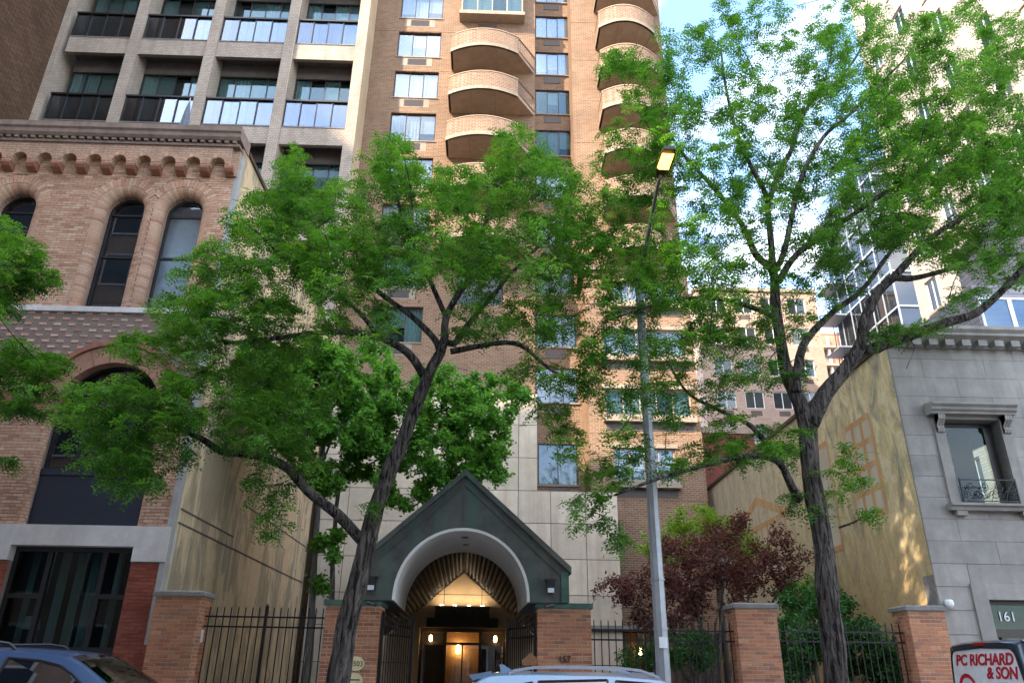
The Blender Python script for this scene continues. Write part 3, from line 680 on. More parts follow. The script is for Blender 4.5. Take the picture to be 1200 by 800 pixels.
# ------------------------------------------------------------------ the brick tower
TY = 30.0
def tower():
    t = thing('apartment_tower', (1, TY, 0), 'orange brick apartment tower with stacks of curved balconies', 'building')
    TOP = 41.0
    # left block
    sills = [33.54-2.7*k for k in range(0, 8)]+[36.24]
    lx0, lx1 = -5.42, -3.17
    holes = [(lx0, lx1, z, z+1.73) for z in sills]
    door = [(-1.75, .35, 29.97+.18+2.72*k-2.72*5, 29.97+.18+2.1+2.72*k-2.72*5) for k in range(0, 6)]
    wall = MB(); holed(wall, 'Y', TY, -6.95, 1.79, 9.0, TOP, holes+door, .16); wall.quad((1.79,TY,9),(1.79,TY+1.5,9),(1.79,TY+1.5,TOP),(1.79,TY,TOP))
    wall.build('wall_left', M['tower_brick'], t)
    for h in holes:
        back = rnd_back(3, .6, .2, .05)
        window(t, h[0], h[1], h[2], h[3], TY+.10, 3, .05, 'bronze', 'glass', back)
        g = MB(); xa = h[0]+.58; g.box(xa, xa+1.0, TY-.012, TY+.02, h[2]-.55, h[2]-.12); go = g.build('ac_grille', M['grille'], t)
        lv = MB()
        for q in range(6): lv.box(xa+.04, xa+.96, TY-.02, TY-.0125, h[2]-.52+q*.065, h[2]-.49+q*.065)
        lv.build('louvre', M['bronze'], go)
        MB().box(xa-.28, xa+1.28, TY-.009, TY-.001, h[2]-.60, h[2]-.05).build('grille_surround', M['tower_band'], t)
        MB().box(h[0]-.05, h[1]+.05, TY-.05, TY+.1, h[2]-.05, h[2]-.002).build('sill', M['tower_band'], t)
    for h in door:
        window(t, h[0], h[1], h[2], h[3], TY+.10, 2, .06, 'bronze', 'glass_d', None)
    for k in range(-1, 9):
        z = 33.54+2.05-2.7*k-.26
        MB().box(-6.95, 1.788, TY-.012, TY+.01, z, z+.035).build('floor_joint', M['joint_t'], t)
    # recess with its windows
    rs = [33.98+2.68*k for k in (0, 1)]+[33.98-2.68*k for k in range(1, 9)]+[8.87]
    rh = [(1.9, 3.78, z, z+1.66) for z in rs if z > 12]+[(2.0, 3.72, 8.87, 10.68)]
    w2 = MB(); holed(w2, 'Y', TY+1.5, 1.79, 4.0, 7.5, TOP, rh, .14); w2.build('recess_wall', M['tower_brick'], t)
    for h in rh:
        window(t, h[0], h[1], h[2], h[3], TY+1.56, 3 if h[2] > 9 else 2, .05, 'bronze', 'glass', rnd_back(3, .3, .2, .1) if h[2] > 9 else ['blind', 'curtain'])
        g = MB().box(h[0]+.45, h[0]+1.35, TY+1.47, TY+1.52, h[2]-.55, h[2]-.15).build('ac_grille', M['grille'], t)
        MB().box(h[0]-.05, h[1]+.05, TY+1.42, TY+1.56, h[2]-.06, h[2]-.002).build('sill', M['tower_band'], t)
    # right block
    sd = [(5.55, 7.3, 21.25+.18+2.66*k, 21.25+2.25+2.66*k) for k in range(-1, 7)]
    w3 = MB(); holed(w3, 'Y', TY, 3.72, 8.56, 18.0, TOP, sd, .16); w3.quad((3.72,TY,18),(3.72,TY,TOP),(3.72,TY+1.5,TOP),(3.72,TY+1.5,18)); w3.quad((8.56,TY,0),(8.56,TY+14,0),(8.56,TY+14,TOP),(8.56,TY,TOP))
    w3.build('wall_right', M['tower_brick'], t)
    for h in sd: window(t, h[0], h[1], h[2], h[3], TY+.1, 2, .06, 'bronze', 'glass_d', None)
    for k in range(0, 8): MB().box(3.722, 8.555, TY-.012, TY+.01, 20.35+2.66*k, 20.385+2.66*k).build('floor_joint', M['joint_t'], t)
    MB().box(-6.95, 8.55, TY+.0, TY+14, TOP, TOP+.4).build('roof', M['roof'], t)
    MB().box(-6.94, 8.54, TY+2.2, TY+13.9, 0, TOP-.01, 'b').build('back_wall', M['tower_brick'], t)
    # curved balconies
    def balcony(xl, xr, xe, zs, yl, ym, yr):
        """brick parapet on a curved slab; the right flank is an open metal rail running back to the wall"""
        n = 14; pts = []
        for i in range(n+1):
            u = i/n; x = xl+(xr-xl)*u; y = (yl*(1-u)+yr*u)+(ym-(yl+yr)/2)*4*u*(1-u); pts.append((x, y))
        o = MB(); out = [(xl, TY-.003)]+pts+[(xe, TY-.003)]
        o.prism([(x, y, zs) for x, y in out], (0, 0, .20)); b = o.build('balcony', M['tower_soffit'], t)
        def band(z0, z1, off, th, mat, name, path):
            mb = MB(); P2 = [Vector((x, y)) for x, y in path]; m = len(P2); N2 = []
            for i in range(m):
                d = (P2[min(i+1, m-1)]-P2[max(i-1, 0)]).normalized(); N2.append(Vector((d.y, -d.x)))
            a = [P2[i]+N2[i]*off for i in range(m)]; c = [P2[i]-N2[i]*th for i in range(m)]
            for i in range(m-1):
                mb.quad((*a[i],z0),(*a[i+1],z0),(*a[i+1],z1),(*a[i],z1)); mb.quad((*c[i+1],z0),(*c[i],z0),(*c[i],z1),(*c[i+1],z1))
                mb.quad((*a[i],z1),(*a[i+1],z1),(*c[i+1],z1),(*c[i],z1)); mb.quad((*a[i],z0),(*c[i],z0),(*c[i+1],z0),(*a[i+1],z0))
            mb.quad((*a[-1],z0),(*c[-1],z0),(*c[-1],z1),(*a[-1],z1)); mb.quad((*a[0],z0),(*a[0],z1),(*c[0],z1),(*c[0],z0))
            return mb.build(name, M[mat], b)
        path = [(xl, TY-.1), (xl, (yl+TY)/2)]+pts
        band(zs+.0-.0, zs+.205, .03, .08, 'tower_band', 'slab_edge', path)
        band(zs+.207, zs+1.08, .0, .12, 'bal_brick', 'parapet', path)
        band(zs+1.082, zs+1.13, .025, .14, 'tower_band_d', 'parapet_cap', path)
        for u in (.33, .68):
            x = xl+(xr-xl)*u; y = ym+.25; MB().box(x-.012, x+.012, y, TY-.01, zs-.006, zs-.001).build('soffit_joint', M['joint_t'], b)
        r = MB(); A = Vector((xr-.03, yr, 0)); B = Vector((xe, TY-.02, 0))
        for q in range(9):
            c = A.lerp(B, (q+.5)/9); r.box(c.x-.02, c.x+.02, c.y-.02, c.y+.02, zs+.2, zs+1.08)
        r.bar((A.x,A.y,zs+1.08), (B.x,B.y,zs+1.08), .06); r.bar((A.x,A.y,zs+.26), (B.x,B.y,zs+.26), .05); r.build('side_rail', M['rail_tan'], b)
    for k in range(5): balcony(-2.5, .87, 1.74, 29.97-2.74*k, 28.68, 28.17, 28.68)
    for k in range(-1, 6): balcony(4.98, 7.88, 8.5, 21.2+2.63*k, 28.5, 28.0, 28.8)
    # projecting box window above the balconies
    z0 = 33.62; x0, x1 = -2.15, 1.12
    bw = MB().box(x0-.1, x1+.1, TY-.62, TY, z0-.22, z0).build('bay_window', M['tower_band'], t)
    window(bw, x0, x1, z0+.002, z0+2.0, TY-.56, 4, .07, 'tanframe', 'glass', ['blind', 'blind', 'dim', 'blind'], (), .5, 'bay_glazing')
    MB().box(x0-.1, x1+.1, TY-.62, TY, z0+2.01, z0+2.25).build('bay_roof', M['tower_band'], bw)
    MB().box(x1-.06, x1, TY-.49, TY, z0+.003, z0+2.0).build('bay_cheek', M['tanframe'], bw)
    MB().box(x0, x0+.06, TY-.49, TY, z0+.003, z0+2.0).build('bay_cheek', M['tanframe'], bw)
    MB().box(x0+.9, x0+1.9, TY-.02, TY+.01, z0-.75, z0-.35).build('ac_grille', M['grille'], t)
    # lower wing, lighter brick, with wide windows and stone ledges
    WY = TY-.45; wx0, wx1 = 3.98, 8.62
    wh = [(4.7, 8.3, 11.35, 12.55), (4.7, 8.3, 14.05, 15.3), (4.95, 7.45, 8.62, 10.0), (5.2, 8.2, 16.6, 17.6)]
    w4 = MB(); holed(w4, 'Y', WY, wx0, wx1, 3.0, 18.2, wh, .2); w4.quad((wx0,WY,3),(wx0,WY,18.2),(wx0,WY+2.2,18.2),(wx0,WY+2.2,3)); w4.quad((wx1,WY,0),(wx1,WY+14,0),(wx1,WY+14,18.2),(wx1,WY,18.2))
    w4.build('wing_wall', M['tower_brick'], t)
    MB().box(wx0-.1, wx1+.1, WY-.12, TY-.02, 18.2, 18.42).build('wing_coping', M['tower_band'], t)
    for h in wh:
        window(t, h[0], h[1], h[2], h[3], WY+.08, 5 if h[1]-h[0] > 3 else 4, .06, 'tanframe', 'glass', rnd_back(5, .5, .2, .1))
        MB().box(h[0]-.12, h[1]+.12, WY-.28, WY+.05, h[2]-.28, h[2]-.003).build('window_ledge', M['tower_band'], t)
        MB().box(h[0]-.12, h[1]+.12, WY-.08, WY+.05, h[3]+.003, h[3]+.18).build('window_lintel', M['tower_band'], t)
        MB().box(h[0], h[1], WY-.02, WY+.01, h[2]-.62, h[2]-.29).build('ac_grille', M['grille'], t)
    for z in (13.3, 10.6, 7.9): MB().box(wx0, wx1-.002, WY-.012, WY+.01, z, z+.035).build('floor_joint', M['joint_t'], t)
    # limestone base of big panels in front, with the lobby door
    BY = 28.0; px0, px1 = -6.33, 4.75
    bk = MB(); holes = [(-2.32, .62, .125, 3.0), (4.28, 5.75, .9, 3.0)]
    holed(bk, 'Y', BY+.03, px0, 5.9, .1, 3.05, holes, .25); holed(bk, 'Y', BY+.03, px0, px1, 3.05, 7.86, [], 0); holed(bk, 'Y', BY+.03, px0, 1.76, 7.86, 11.7, [], 0)
    bk.quad((1.76,BY+.03,7.86),(1.76,TY,7.86),(1.76,TY,11.7),(1.76,BY+.03,11.7)); bk.quad((1.76,BY+.03,7.86),(px1,BY+.03,7.86),(px1,TY+1.5,7.86),(1.76,TY+1.5,7.86)); bk.quad((px1,BY+.03,3.05),(px1,TY,3.05),(px1,TY,7.86),(px1,BY+.03,7.86))
    bk.quad((px0,BY+.03,11.7),(1.76,BY+.03,11.7),(1.76,TY,11.7),(px0,TY,11.7)); bk.quad((px1,BY+.03,3.05),(5.9,BY+.03,3.05),(5.9,TY,3.05),(px1,TY,3.05)); bk.quad((5.9,BY+.03,0),(5.9,TY,0),(5.9,TY,3.05),(5.9,BY+.03,3.05))
    base = bk.build('limestone_base', M['joint'], t)
    zr = [.13, 1.0, 1.86, 3.05, 4.13, 5.37, 6.64, 7.84, 9.1, 10.4, 11.68]
    xr = [px0, -5.25, -4.06, -2.68, -1.9, -.53, 1.035, 2.25, 3.55, px1, 5.88]
    for j in range(len(zr)-1):
        for i in range(len(xr)-1):
            a, b, c, d = xr[i], xr[i+1], zr[j], zr[j+1]
            if b > 1.1 and j >= 7:
                if a > 1.0 and j >= 7 and a < 1.1: b = 1.755
                else: continue
            if b > 5 and j > 2: continue
            if d < 3.1 and ((b > -2.35 and a < .65) or (a > 4.2)):
                if b > -2.35 and a < -2.32: b = -2.33
                elif a < .62 and b > .62: a = .63
                elif a > 4.2: continue
                else: continue
                if b-a < .06: continue
            yb = BY+random.uniform(-.003, .003)
            MB().box(a+.012, b-.012, yb, BY+.06, c+.012, d-.012, 'lrfud').build('stone_panel', M['limestone'], base)
    MB().box(3.6, 5.95, BY-.12, BY+.1, 2.98, 3.14).build('ground_floor_ledge', M['coping'], base)
    gw = window(t, 4.28, 5.75, .9, 2.97, BY+.12, 3, .06, 'bronze', 'glass_clear', ['dim', 'dim', 'dim'], (), 1.6, 'ground_floor_window')
    for a, b in ((4.5, 4.72), (5.1, 5.3)): MB().box(a, b, BY+.9, BY+.92, .9, 2.97).build('copper_curtain', M['copper_curtain'], gw)
    MB().lathe([(.03, 0), (.09, .05), (.09, .22), (.03, .28)], (5.45, BY+.9, 2.2), 10).build('lit_lamp', M['lamp_warm'], gw)
    # lobby
    lob = MB(); lob.quad((-3.2,29.8,.12),(1.4,29.8,.12),(1.4,29.8,3.2),(-3.2,29.8,3.2)); lob.quad((-3.2,BY+.28,.12),(-3.2,29.8,.12),(-3.2,29.8,3.2),(-3.2,BY+.28,3.2)); lob.quad((1.4,29.8,.12),(1.4,BY+.28,.12),(1.4,BY+.28,3.2),(1.4,29.8,3.2)); lob.quad((-3.2,BY+.28,3.2),(-3.2,29.8,3.2),(1.4,29.8,3.2),(1.4,BY+.28,3.2)); lob.quad((-3.2,BY+.28,.13),(1.4,BY+.28,.13),(1.4,29.8,.13),(-3.2,29.8,.13))
    lb = lob.build('lobby', M['lobby_wall'], t)
    MB().box(-.7, .4, 29.3, 29.7, .13, 1.25).build('reception_desk', M['wood'], lb)
    for x, zz in ((.42, 2.15), (-1.05, 2.2)): MB().lathe([(.03,0),(.07,.04),(.07,.26),(.03,.30)], (x, 29.62, zz), 10).build('wall_sconce', M['lamp_warm'], lb)
    d = MB().box(-2.32, -2.24, BY+.1, BY+.2, .125, 3.0).box(.54, .62, BY+.1, BY+.2, .125, 3.0).box(-2.24, .54, BY+.101, BY+.199, 2.86, 3.0).box(-2.24, .54, BY+.102, BY+.198, 2.45, 2.53)
    for x in (-1.46, -.24): d.box(x-.05, x+.05, BY+.1, BY+.2, .125, 2.86)
    d.box(-.87, -.83, BY+.1, BY+.18, .125, 2.45)
    dd = d.build('entrance_door', M['bronze'], t)
    for a, b in ((-2.24,-1.51),(-1.41,-.87),(-.83,-.29),(-.19,.54)): MB().box(a, b, BY+.14, BY+.148, .2, 2.45, 'fb').build('door_pane', M['glass_clear'], dd)
    for a, b in ((-2.24,-1.46),(-.24,.54)): MB().box(a, b, BY+.4, BY+.42, .2, 2.86, 'f').build('side_screen', M['dark'], dd)
    for x in (-.95, -.75): MB().box(x-.012, x+.012, BY+.06, BY+.09, .95, 1.35).build('door_handle', M['steel'], dd)
    for x in (-1.95, .28): MB().lathe([(.03,0),(.05,.03),(.05,.16),(.03,.2)], (x, BY-.02, 2.55), 10).build('lit_lantern', M['lamp_warm'], dd)
    return t
M['bal_brick'] = texbrick('balcony_brick', (.18,.09,.05), (.27,.155,.09), (.33,.25,.185), .24, .088, .016, .35, (.48,.40,.33))
M['tower_band_d'] = rough_mat('parapet_cap', (.40,.28,.19), (.50,.36,.25), 6, .9)
M['joint_t'] = plain('brick_joint', (.30,.18,.11), .95)
M['tanframe'] = plain('tan_frame', (.40,.29,.20), .6)
M['rail_tan'] = plain('tan_rail', (.16,.10,.065), .6)
M['copper_curtain'] = plain('copper_curtain', (.40,.17,.05), .7)
M['lamp_warm'] = plain('lit_lamp', (.9,.6,.25), .5, 0, .5, (1, .60, .24), 7)
M['lobby_wall'] = plain('lobby_wall', (.42,.27,.13), .7)
M['wood'] = plain('dark_wood', (.06,.03,.015), .4)
tower()

# ------------------------------------------------------------------ gabled copper entrance canopy over the gate
def canopy():
    cx = -.52; hw = 2.07; Y0 = 15.22; Y1 = 27.98
    zb, ze, za = 2.84, 3.42, 5.27
    t = thing('entrance_canopy', (cx, Y0, 0), 'gabled dark copper entrance canopy with round white arch between brick piers', 'canopy')
    R = 1.29; zc = float(P(541, 620, Y0)[2])-R; n = 28
    # front: a gable sheet with a round-headed opening
    mb = MB(); xs = sorted({cx-hw, cx, cx+hw}|{cx+R*math.cos(PI*i/n) for i in range(n+1)})
    def top(x): return za-(za-ze)*abs(x-cx)/hw
    def bot(x):
        d = abs(x-cx); return zb if d >= R-1e-6 else max(zb, zc+math.sqrt(max(0, R*R-d*d)))
    for i in range(len(xs)-1):
        a, b = xs[i], xs[i+1]; inside = abs((a+b)/2-cx) < R
        ba = bot(a) if inside or abs(a-cx) < R-1e-6 else zb; bb = bot(b) if inside else zb
        if inside: ba, bb = zc+math.sqrt(max(0, R*R-(a-cx)**2)), zc+math.sqrt(max(0, R*R-(b-cx)**2))
        mb.quad((a,Y0,ba),(b,Y0,bb),(b,Y0,top(b)),(a,Y0,top(a)))
    mb.build('gable_front', M['copper'], t)
    mb = MB()
    for i in range(n):
        a0, a1 = PI*i/n, PI*(i+1)/n; r0 = R-.025
        mb.prism([(cx+q*math.cos(a), Y0-.02, zc+q*math.sin(a)) for q, a in ((r0,a0),(r0,a1),(R+.03,a1),(R+.03,a0))], (0,.05,0))
    for sg in (-1, 1): mb.box(min(cx+sg*(R-.025), cx+sg*(R+.03)), max(cx+sg*(R-.025), cx+sg*(R+.03)), Y0-.02, Y0+.03, zb, zc)
    mb.build('arch_rim', M['plaster'], t)
    # white barrel behind it
    D = 3.1; mb = MB()
    for i in range(n):
        a0, a1 = PI*i/n, PI*(i+1)/n
        mb.quad((cx+R*math.cos(a0),Y0+.002,zc+R*math.sin(a0)),(cx+R*math.cos(a1),Y0+.002,zc+R*math.sin(a1)),(cx+R*math.cos(a1),Y0+D,zc+R*math.sin(a1)),(cx+R*math.cos(a0),Y0+D,zc+R*math.sin(a0)))
    for sg in (-1, 1): mb.quad((cx+sg*R,Y0+.002,zb),(cx+sg*R,Y0+.002,zc),(cx+sg*R,Y0+D,zc),(cx+sg*R,Y0+D,zb))
    bar = mb.build('barrel_vault', M['plaster'], t, smooth=True)
    for yy in (Y0+.9, Y0+1.9): MB().lathe([(.07,0),(.07,.02)], (cx, yy, zc+R-.024), 12).build('downlight', M['bronze'], bar)
    # gabled roof and boxed eaves running back to the tower
    rf = MB(); th = .10
    for sg in (-1, 1):
        e, a = (cx+sg*(hw+.06), ze-.05), (cx, za)
        for y0, y1 in ((Y0-.06, Y1),):
            v = [(e[0],y0,e[1]),(a[0],y0,a[1]),(a[0],y0,a[1]+th*1.3),(e[0],y0,e[1]+th*1.3)]
            rf.prism(v if sg < 0 else v[::-1], (0, y1-y0, 0))
    rf.build('roof', M['copper'], t)
    for sg in (-1, 1):
        x0, x1 = sorted((cx+sg*(hw-.05), cx+sg*hw)); MB().box(x0, x1, Y0+.004, Y0+D, zb, ze-.02).build('side_fascia', M['verdigris'], t)
        x0, x1 = sorted((cx+sg*(hw-.14), cx+sg*(hw+.012))); MB().box(x0, x1, Y0-.025, Y0-.003, zb, ze-.02).build('corner_strip', M['verdigris'], t)
        x0, x1 = sorted((cx+sg*(R+.005), cx+sg*(hw-.052))); MB().box(x0, x1, Y0+.004, Y0+D, zb-.02, zb+.01).build('eaves_soffit', M['slat'], t)
        # seam ribs following the slope of the gable
        s = MB(); s.prism([(cx+sg*(hw-.02),Y0-.02,ze-.20),(cx+sg*(hw-.02),Y0-.02,ze-.155),(cx,Y0-.02,za-.155),(cx,Y0-.02,za-.20)][::sg], (0,.017,0)); s.build('gable_seam', M['copper'], t)
    for dx in (-1.75, -1.16, -.58, 0, .58, 1.16, 1.75):
        zlo = zc+math.sqrt(max(0, (R+.05)**2-dx*dx)) if abs(dx) < R+.05 else zb+.45
        MB().box(cx+dx-.010, cx+dx+.010, Y0-.016, Y0-.001, zlo, top(cx+dx)-.21).build('gable_seam', M['copper'], t)
    # ribbed slats under the roof behind the vault
    ceil = MB()
    for sg in (-1, 1): ceil.quad((cx,Y0+D,za-.22),(cx+sg*2.6,Y0+D,za-.22-2.6*(za-ze)/hw),(cx+sg*2.6,Y1,za-.22-2.6*(za-ze)/hw),(cx,Y1,za-.22)) if sg > 0 else ceil.quad((cx,Y0+D,za-.22),(cx,Y1,za-.22),(cx+sg*2.6,Y1,za-.22-2.6*(za-ze)/hw),(cx+sg*2.6,Y0+D,za-.22-2.6*(za-ze)/hw))
    ceil.build('ceiling', M['dark'], t)
    sl = (za-ze)/hw
    for sg in (-1, 1):
        for k in range(20):
            d = .1+k*.115; z = za-.30-d*sl; m = MB()
            m.box(cx+sg*d-.028, cx+sg*d+.028, Y0+D+.02, Y1-.02, z-.05, z+.04); m.build('ceiling_slat', M['slat'], t)
    # cream gable end over the doors, with its stepped dark lintel
    zz = 4.83; g = MB().add([(cx-2.2,Y1-.02,2.9),(cx+1.85,Y1-.02,2.9),(cx+1.85,Y1-.02,3.2),(cx-.35,Y1-.02,zz),(cx-2.2,Y1-.02,3.2)][:0] or [(-2.9,Y1-.03,3.0),(1.15,Y1-.03,3.0),(1.15,Y1-.03,3.17),(-.88,Y1-.03,4.84),(-2.9,Y1-.03,3.17)], [(0,1,2,3,4)])
    gp = g.build('gable_panel', M['cream'], t)
    for x in (-1.55, -.22): MB().box(x-.012, x+.012, Y1-.036, Y1-.031, 3.6, 4.4 if x < -1 else 4.3).build('panel_joint', M['joint'], gp)
    MB().box(-1.85, .1, Y1-.036, Y1-.032, 4.08, 4.10).build('panel_joint', M['joint'], gp)
    for x0, x1, z0, z1 in ((-2.12, .36, 3.005, 3.31), (-1.83, .05, 3.312, 3.66)): MB().box(x0, x1, Y1-.16, Y1-.04, z0, z1).build('stepped_lintel', M['lintel_green'], t)
    MB().box(-1.86, .08, Y1-.19, Y1-.04, 3.662, 3.70).build('lintel_cap', M['bronze'], t)
    for x in (-1.6, -1.15, -.65, -.2):
        u = MB().box(x-.07, x+.07, Y1-.46, Y1-.30, 3.64, 3.70).build('uplight', M['bronze'], t); MB().box(x-.055, x+.055, Y1-.445, Y1-.315, 3.701, 3.706).build('uplight_lens', M['uplight'], u)
        MB().box(x-.012, x+.012, Y1-.32, Y1-.15, 3.655, 3.675).build('uplight_arm', M['bronze'], u)
    for x0, x1 in ((-2.75, -2.34), (.64, 1.1)): MB().box(x0, x1, Y1-.06, Y1-.01, .13, 2.99).build('door_jamb', M['cream'], t)
    # floodlights and cameras at both feet of the gable
    for x in (cx-1.72, cx+1.72):
        fl = MB().box(x-.075, x+.075, Y0-.16, Y0-.004, zb+.17, zb+.40).build('wall_light', M['blackmetal'], t)
        MB().box(x-.06, x+.06, Y0-.175, Y0-.161, zb+.165, zb+.25).build('lens', M['lens'], fl)
        MB().box(x-.11, x+.11, Y0-.10, Y0-.003, zb+.405, zb+.425).build('light_hood', M['bronze'], fl)
        c = MB(); c.tube([(x+.05*(1 if x > cx else -1)-.0, Y0-.05, zb-.05), (x-.12*(1 if x > cx else -1), Y0-.18, zb-.10)], .035, 10); c.build('security_camera', M['blackmetal'], t)
    for o in t.children:                     # the passage runs back to the doors a touch off square
        if o.name.split('.')[0] in ('barrel_vault', 'roof', 'side_fascia', 'ceiling', 'ceiling_slat', 'eaves_soffit'):
            for v in o.data.vertices: v.co.x -= .028*(v.co.y-Y0)
    return t
M['lintel_green'] = rough_mat('dark_green_lintel', (.045,.045,.03), (.075,.07,.05), 4, .6)
M['uplight'] = plain('uplight_lens', (.9,.7,.4), .5, 0, .5, (1, .76, .50), 20)
M['lens'] = plain('frosted_lens', (.65,.68,.70), .4)
canopy()

# ------------------------------------------------------------------ grey stone townhouse with the mural on its flank
def townhouse():
    XL, XR = 8.93, 15.6; zt = 8.45
    t = thing('stone_townhouse', (12, F, 0), 'grey limestone townhouse with hooded window and painted mural on its side wall', 'building')
    wx0, wx1, wz0, wz1 = 9.82, 11.02, 4.93, 6.74
    wins = [(wx0, wx1, wz0, wz1), (wx0+2.45, wx1+2.45, wz0, wz1)]
    dX0, dX1, dz = 9.9, 11.5, 3.03
    holes = [(a-.02, b+.02, c, d+.02) for a, b, c, d in wins]+[(dX0, dX1, .13, dz)]
    bk = MB(); holed(bk, 'Y', F+.02, XL+.012, XR, .12, zt, holes, .30); core = bk.build('wall_core', M['joint_g'], t)
    z = .14; k = 0; H = .447; L_ = 1.42
    while z < zt-.02:
        zb = min(z+H, zt); u = XL-(L_*.5 if k % 2 else 0)
        while u < XR:
            a, b = max(u, XL), min(u+L_, XR); u += L_
            segs = [(a, b, z, zb)]
            for h in holes:
                ns = []
                for p in segs:
                    if p[1] <= h[0] or p[0] >= h[1] or p[3] <= h[2] or p[2] >= h[3]: ns.append(p); continue
                    if p[0] < h[0]: ns.append((p[0], h[0], p[2], p[3]))
                    if p[1] > h[1]: ns.append((h[1], p[1], p[2], p[3]))
                    q0, q1 = max(p[0], h[0]), min(p[1], h[1])
                    if p[2] < h[2]: ns.append((q0, q1, p[2], h[2]))
                    if p[3] > h[3]: ns.append((q0, q1, h[3], p[3]))
                segs = ns
            for p in segs:
                if p[1]-p[0] < .05 or p[3]-p[2] < .05: continue
                j = .006 if z < 3.3 else .003
                MB().box(p[0]+(0 if p[0] == XL else j), p[1]-j, F+random.uniform(-.002, .002), F+.05, p[2]+j, p[3]-j, 'lrfud').build('ashlar_block', M['grey_stone'], core)
        z += H; k += 1
    # mural wall with its coping and painted windows
    mw = MB().box(XL, XL+.02, F+.052, 34, 0, zt+.1, 'l').box(XL+.3, XR, 33.9, 34, 0, zt+.1, 'b').build('mural_wall', M['mural'], t)
    MB().box(XL-.06, XL+.3, F+.35, 34.05, zt+.10, zt+.20).build('wall_coping', M['bronze'], mw)
    MB().box(XL-.012, XL, F+.06, F+.42, 2.85, 3.5).build('bare_patch', M['coping'], mw)
    def paint(y0, y1, z0, z1, nx, nzz, lw, name='painted_window'):
        X = XL-.004; MB().quad((X,y1,z0),(X,y0,z0),(X,y0,z1),(X,y1,z1)).build(name, M['mural_pale'], mw)
        m = MB(); X -= .003
        for i in range(nx+1): y = y0+(y1-y0)*i/nx; m.quad((X,y+lw/2,z0),(X,y-lw/2,z0),(X,y-lw/2,z1),(X,y+lw/2,z1))
        X -= .002
        for i in range(nzz+1): z = z0+(z1-z0)*i/nzz; m.quad((X,y1,z-lw/2),(X,y0,z-lw/2),(X,y0,z+lw/2),(X,y1,z+lw/2))
        m.build('painted_frame', M['mural_orange'], mw)
    a, b = PXp(1032, 512, XL), PXp(1014, 618, XL); c = PXp(1057, 590, XL)
    paint(F+1.35, F+2.75, 5.05, 7.3, 3, 4, .13)
    paint(F+3.75, F+4.5, 4.6, 7.3, 1, 2, .14)
    paint(F+7.3, F+12.0, 4.35, 6.1, 9, 1, .16, 'painted_colonnade')
    m = MB(); X = XL-.009
    for y0, z0, y1, z1 in ((F+7.0, 6.1, F+9.6, 7.0), (F+9.6, 7.0, F+12.6, 6.1)):
        m.quad((X,y1,z1-.14),(X,y0,z0-.14),(X,y0,z0+.10),(X,y1,z1+.10))
    m.quad((X-.001,F+12.6,2.6),(X-.001,F+12.0,2.6),(X-.001,F+12.0,6.2),(X-.001,F+12.6,6.2)); m.build('painted_pediment', M['mural_orange'], mw)
    # cornice with modillions
    pr = [(F+.1, zt), (F-.06, zt), (F-.06, zt+.06), (F-.30, zt+.20), (F-.34, zt+.20), (F-.34, zt+.26), (F-.42, zt+.32), (F-.42, zt+.40), (F+.1, zt+.44)]
    MB().prism([(XL-.02, y, z) for y, z in pr][::-1], (XR-XL, 0, 0)).build('cornice', M['grey_stone'], t)
    MB().box(XL, XR, F+.1, F+.4, zt+.001, zt+.43, 'lrbu').build('parapet', M['grey_stone'], t)
    x = XL+.45
    while x < XR: MB().box(x, x+.20, F-.27, F-.0625, zt-.02, zt+.12).build('modillion', M['grey_stone'], t); x += .375
    MB().box(XL+.4, XR, F+.4, 33.9, zt-.1, zt+.0).build('roof', M['roof'], t)
    # hooded windows
    for a, b, c, d in wins:
        w = window(t, a, b, c, d, F+.24, 1, .07, 'bronze', 'glass_d', None, (), .8)
        MB().box(b-.20, b-.071, F+.225, F+.239, c+.07, d-.07).build('shutter_stile', M['bronze'], w)
        for sg, x in ((-1, a), (1, b)):
            x0, x1 = (x-.24, x-.02) if sg < 0 else (x+.02, x+.24)
            MB().box(x0, x1, F-.05, F+.02, c-.02, d+.02).build('architrave', M['grey_stone'], t)
            xm = (x0+x1)/2+.0*sg; z0 = d-.18; cs = MB(); pr = [(F-.05, z0-.12), (F-.10, z0-.10), (F-.12, z0-.03), (F-.09, z0+.03), (F-.15, z0+.10), (F-.22, z0+.16), (F-.23, z0+.26), (F-.05, z0+.28)]
            for q0, q1 in ((-.075, -.03), (-.022, .022), (.03, .075)): cs.prism([(xm+q0, y, z) for y, z in pr], (q1-q0, 0, 0))
            cs.prism([(xm-.075, y+.02, z) for y, z in pr], (.15, 0, 0)); cs.build('console_bracket', M['grey_stone'], t)
        hd = MB(); pr = [(F+.0, d+.10), (F-.20, d+.10), (F-.20, d+.14), (F-.26, d+.18), (F-.26, d+.23), (F-.33, d+.28), (F-.33, d+.32), (F+.0, d+.37)]
        hd.prism([(a-.34, y, z) for y, z in pr][::-1], (b-a+.68, 0, 0)); hd.build('window_hood', M['grey_stone'], t)
        MB().box(a-.02, b+.02, F-.05, F+.1, d+.021, d+.098).build('lintel', M['grey_stone'], t)
        sl = MB(); pr = [(F+.0, c-.16), (F-.14, c-.16), (F-.16, c-.09), (F-.22, c-.07), (F-.22, c-.02), (F+.0, c-.02)]
        sl.prism([(a-.33, y, z) for y, z in pr][::-1], (b-a+.66, 0, 0)); sl.build('window_sill', M['grey_stone'], t)
        for x in (a-.20, b-.02): MB().box(x, x+.22, F-.12, F-.001, c-.26, c-.161).build('sill_block', M['grey_stone'], t)
        bl = MB(); yb = F-.10; zb0, zb1 = c+.03, c+.50
        bl.box(a, b, yb-.012, yb+.012, zb1-.02, zb1); bl.box(a, b, yb-.012, yb+.012, zb0, zb0+.02)
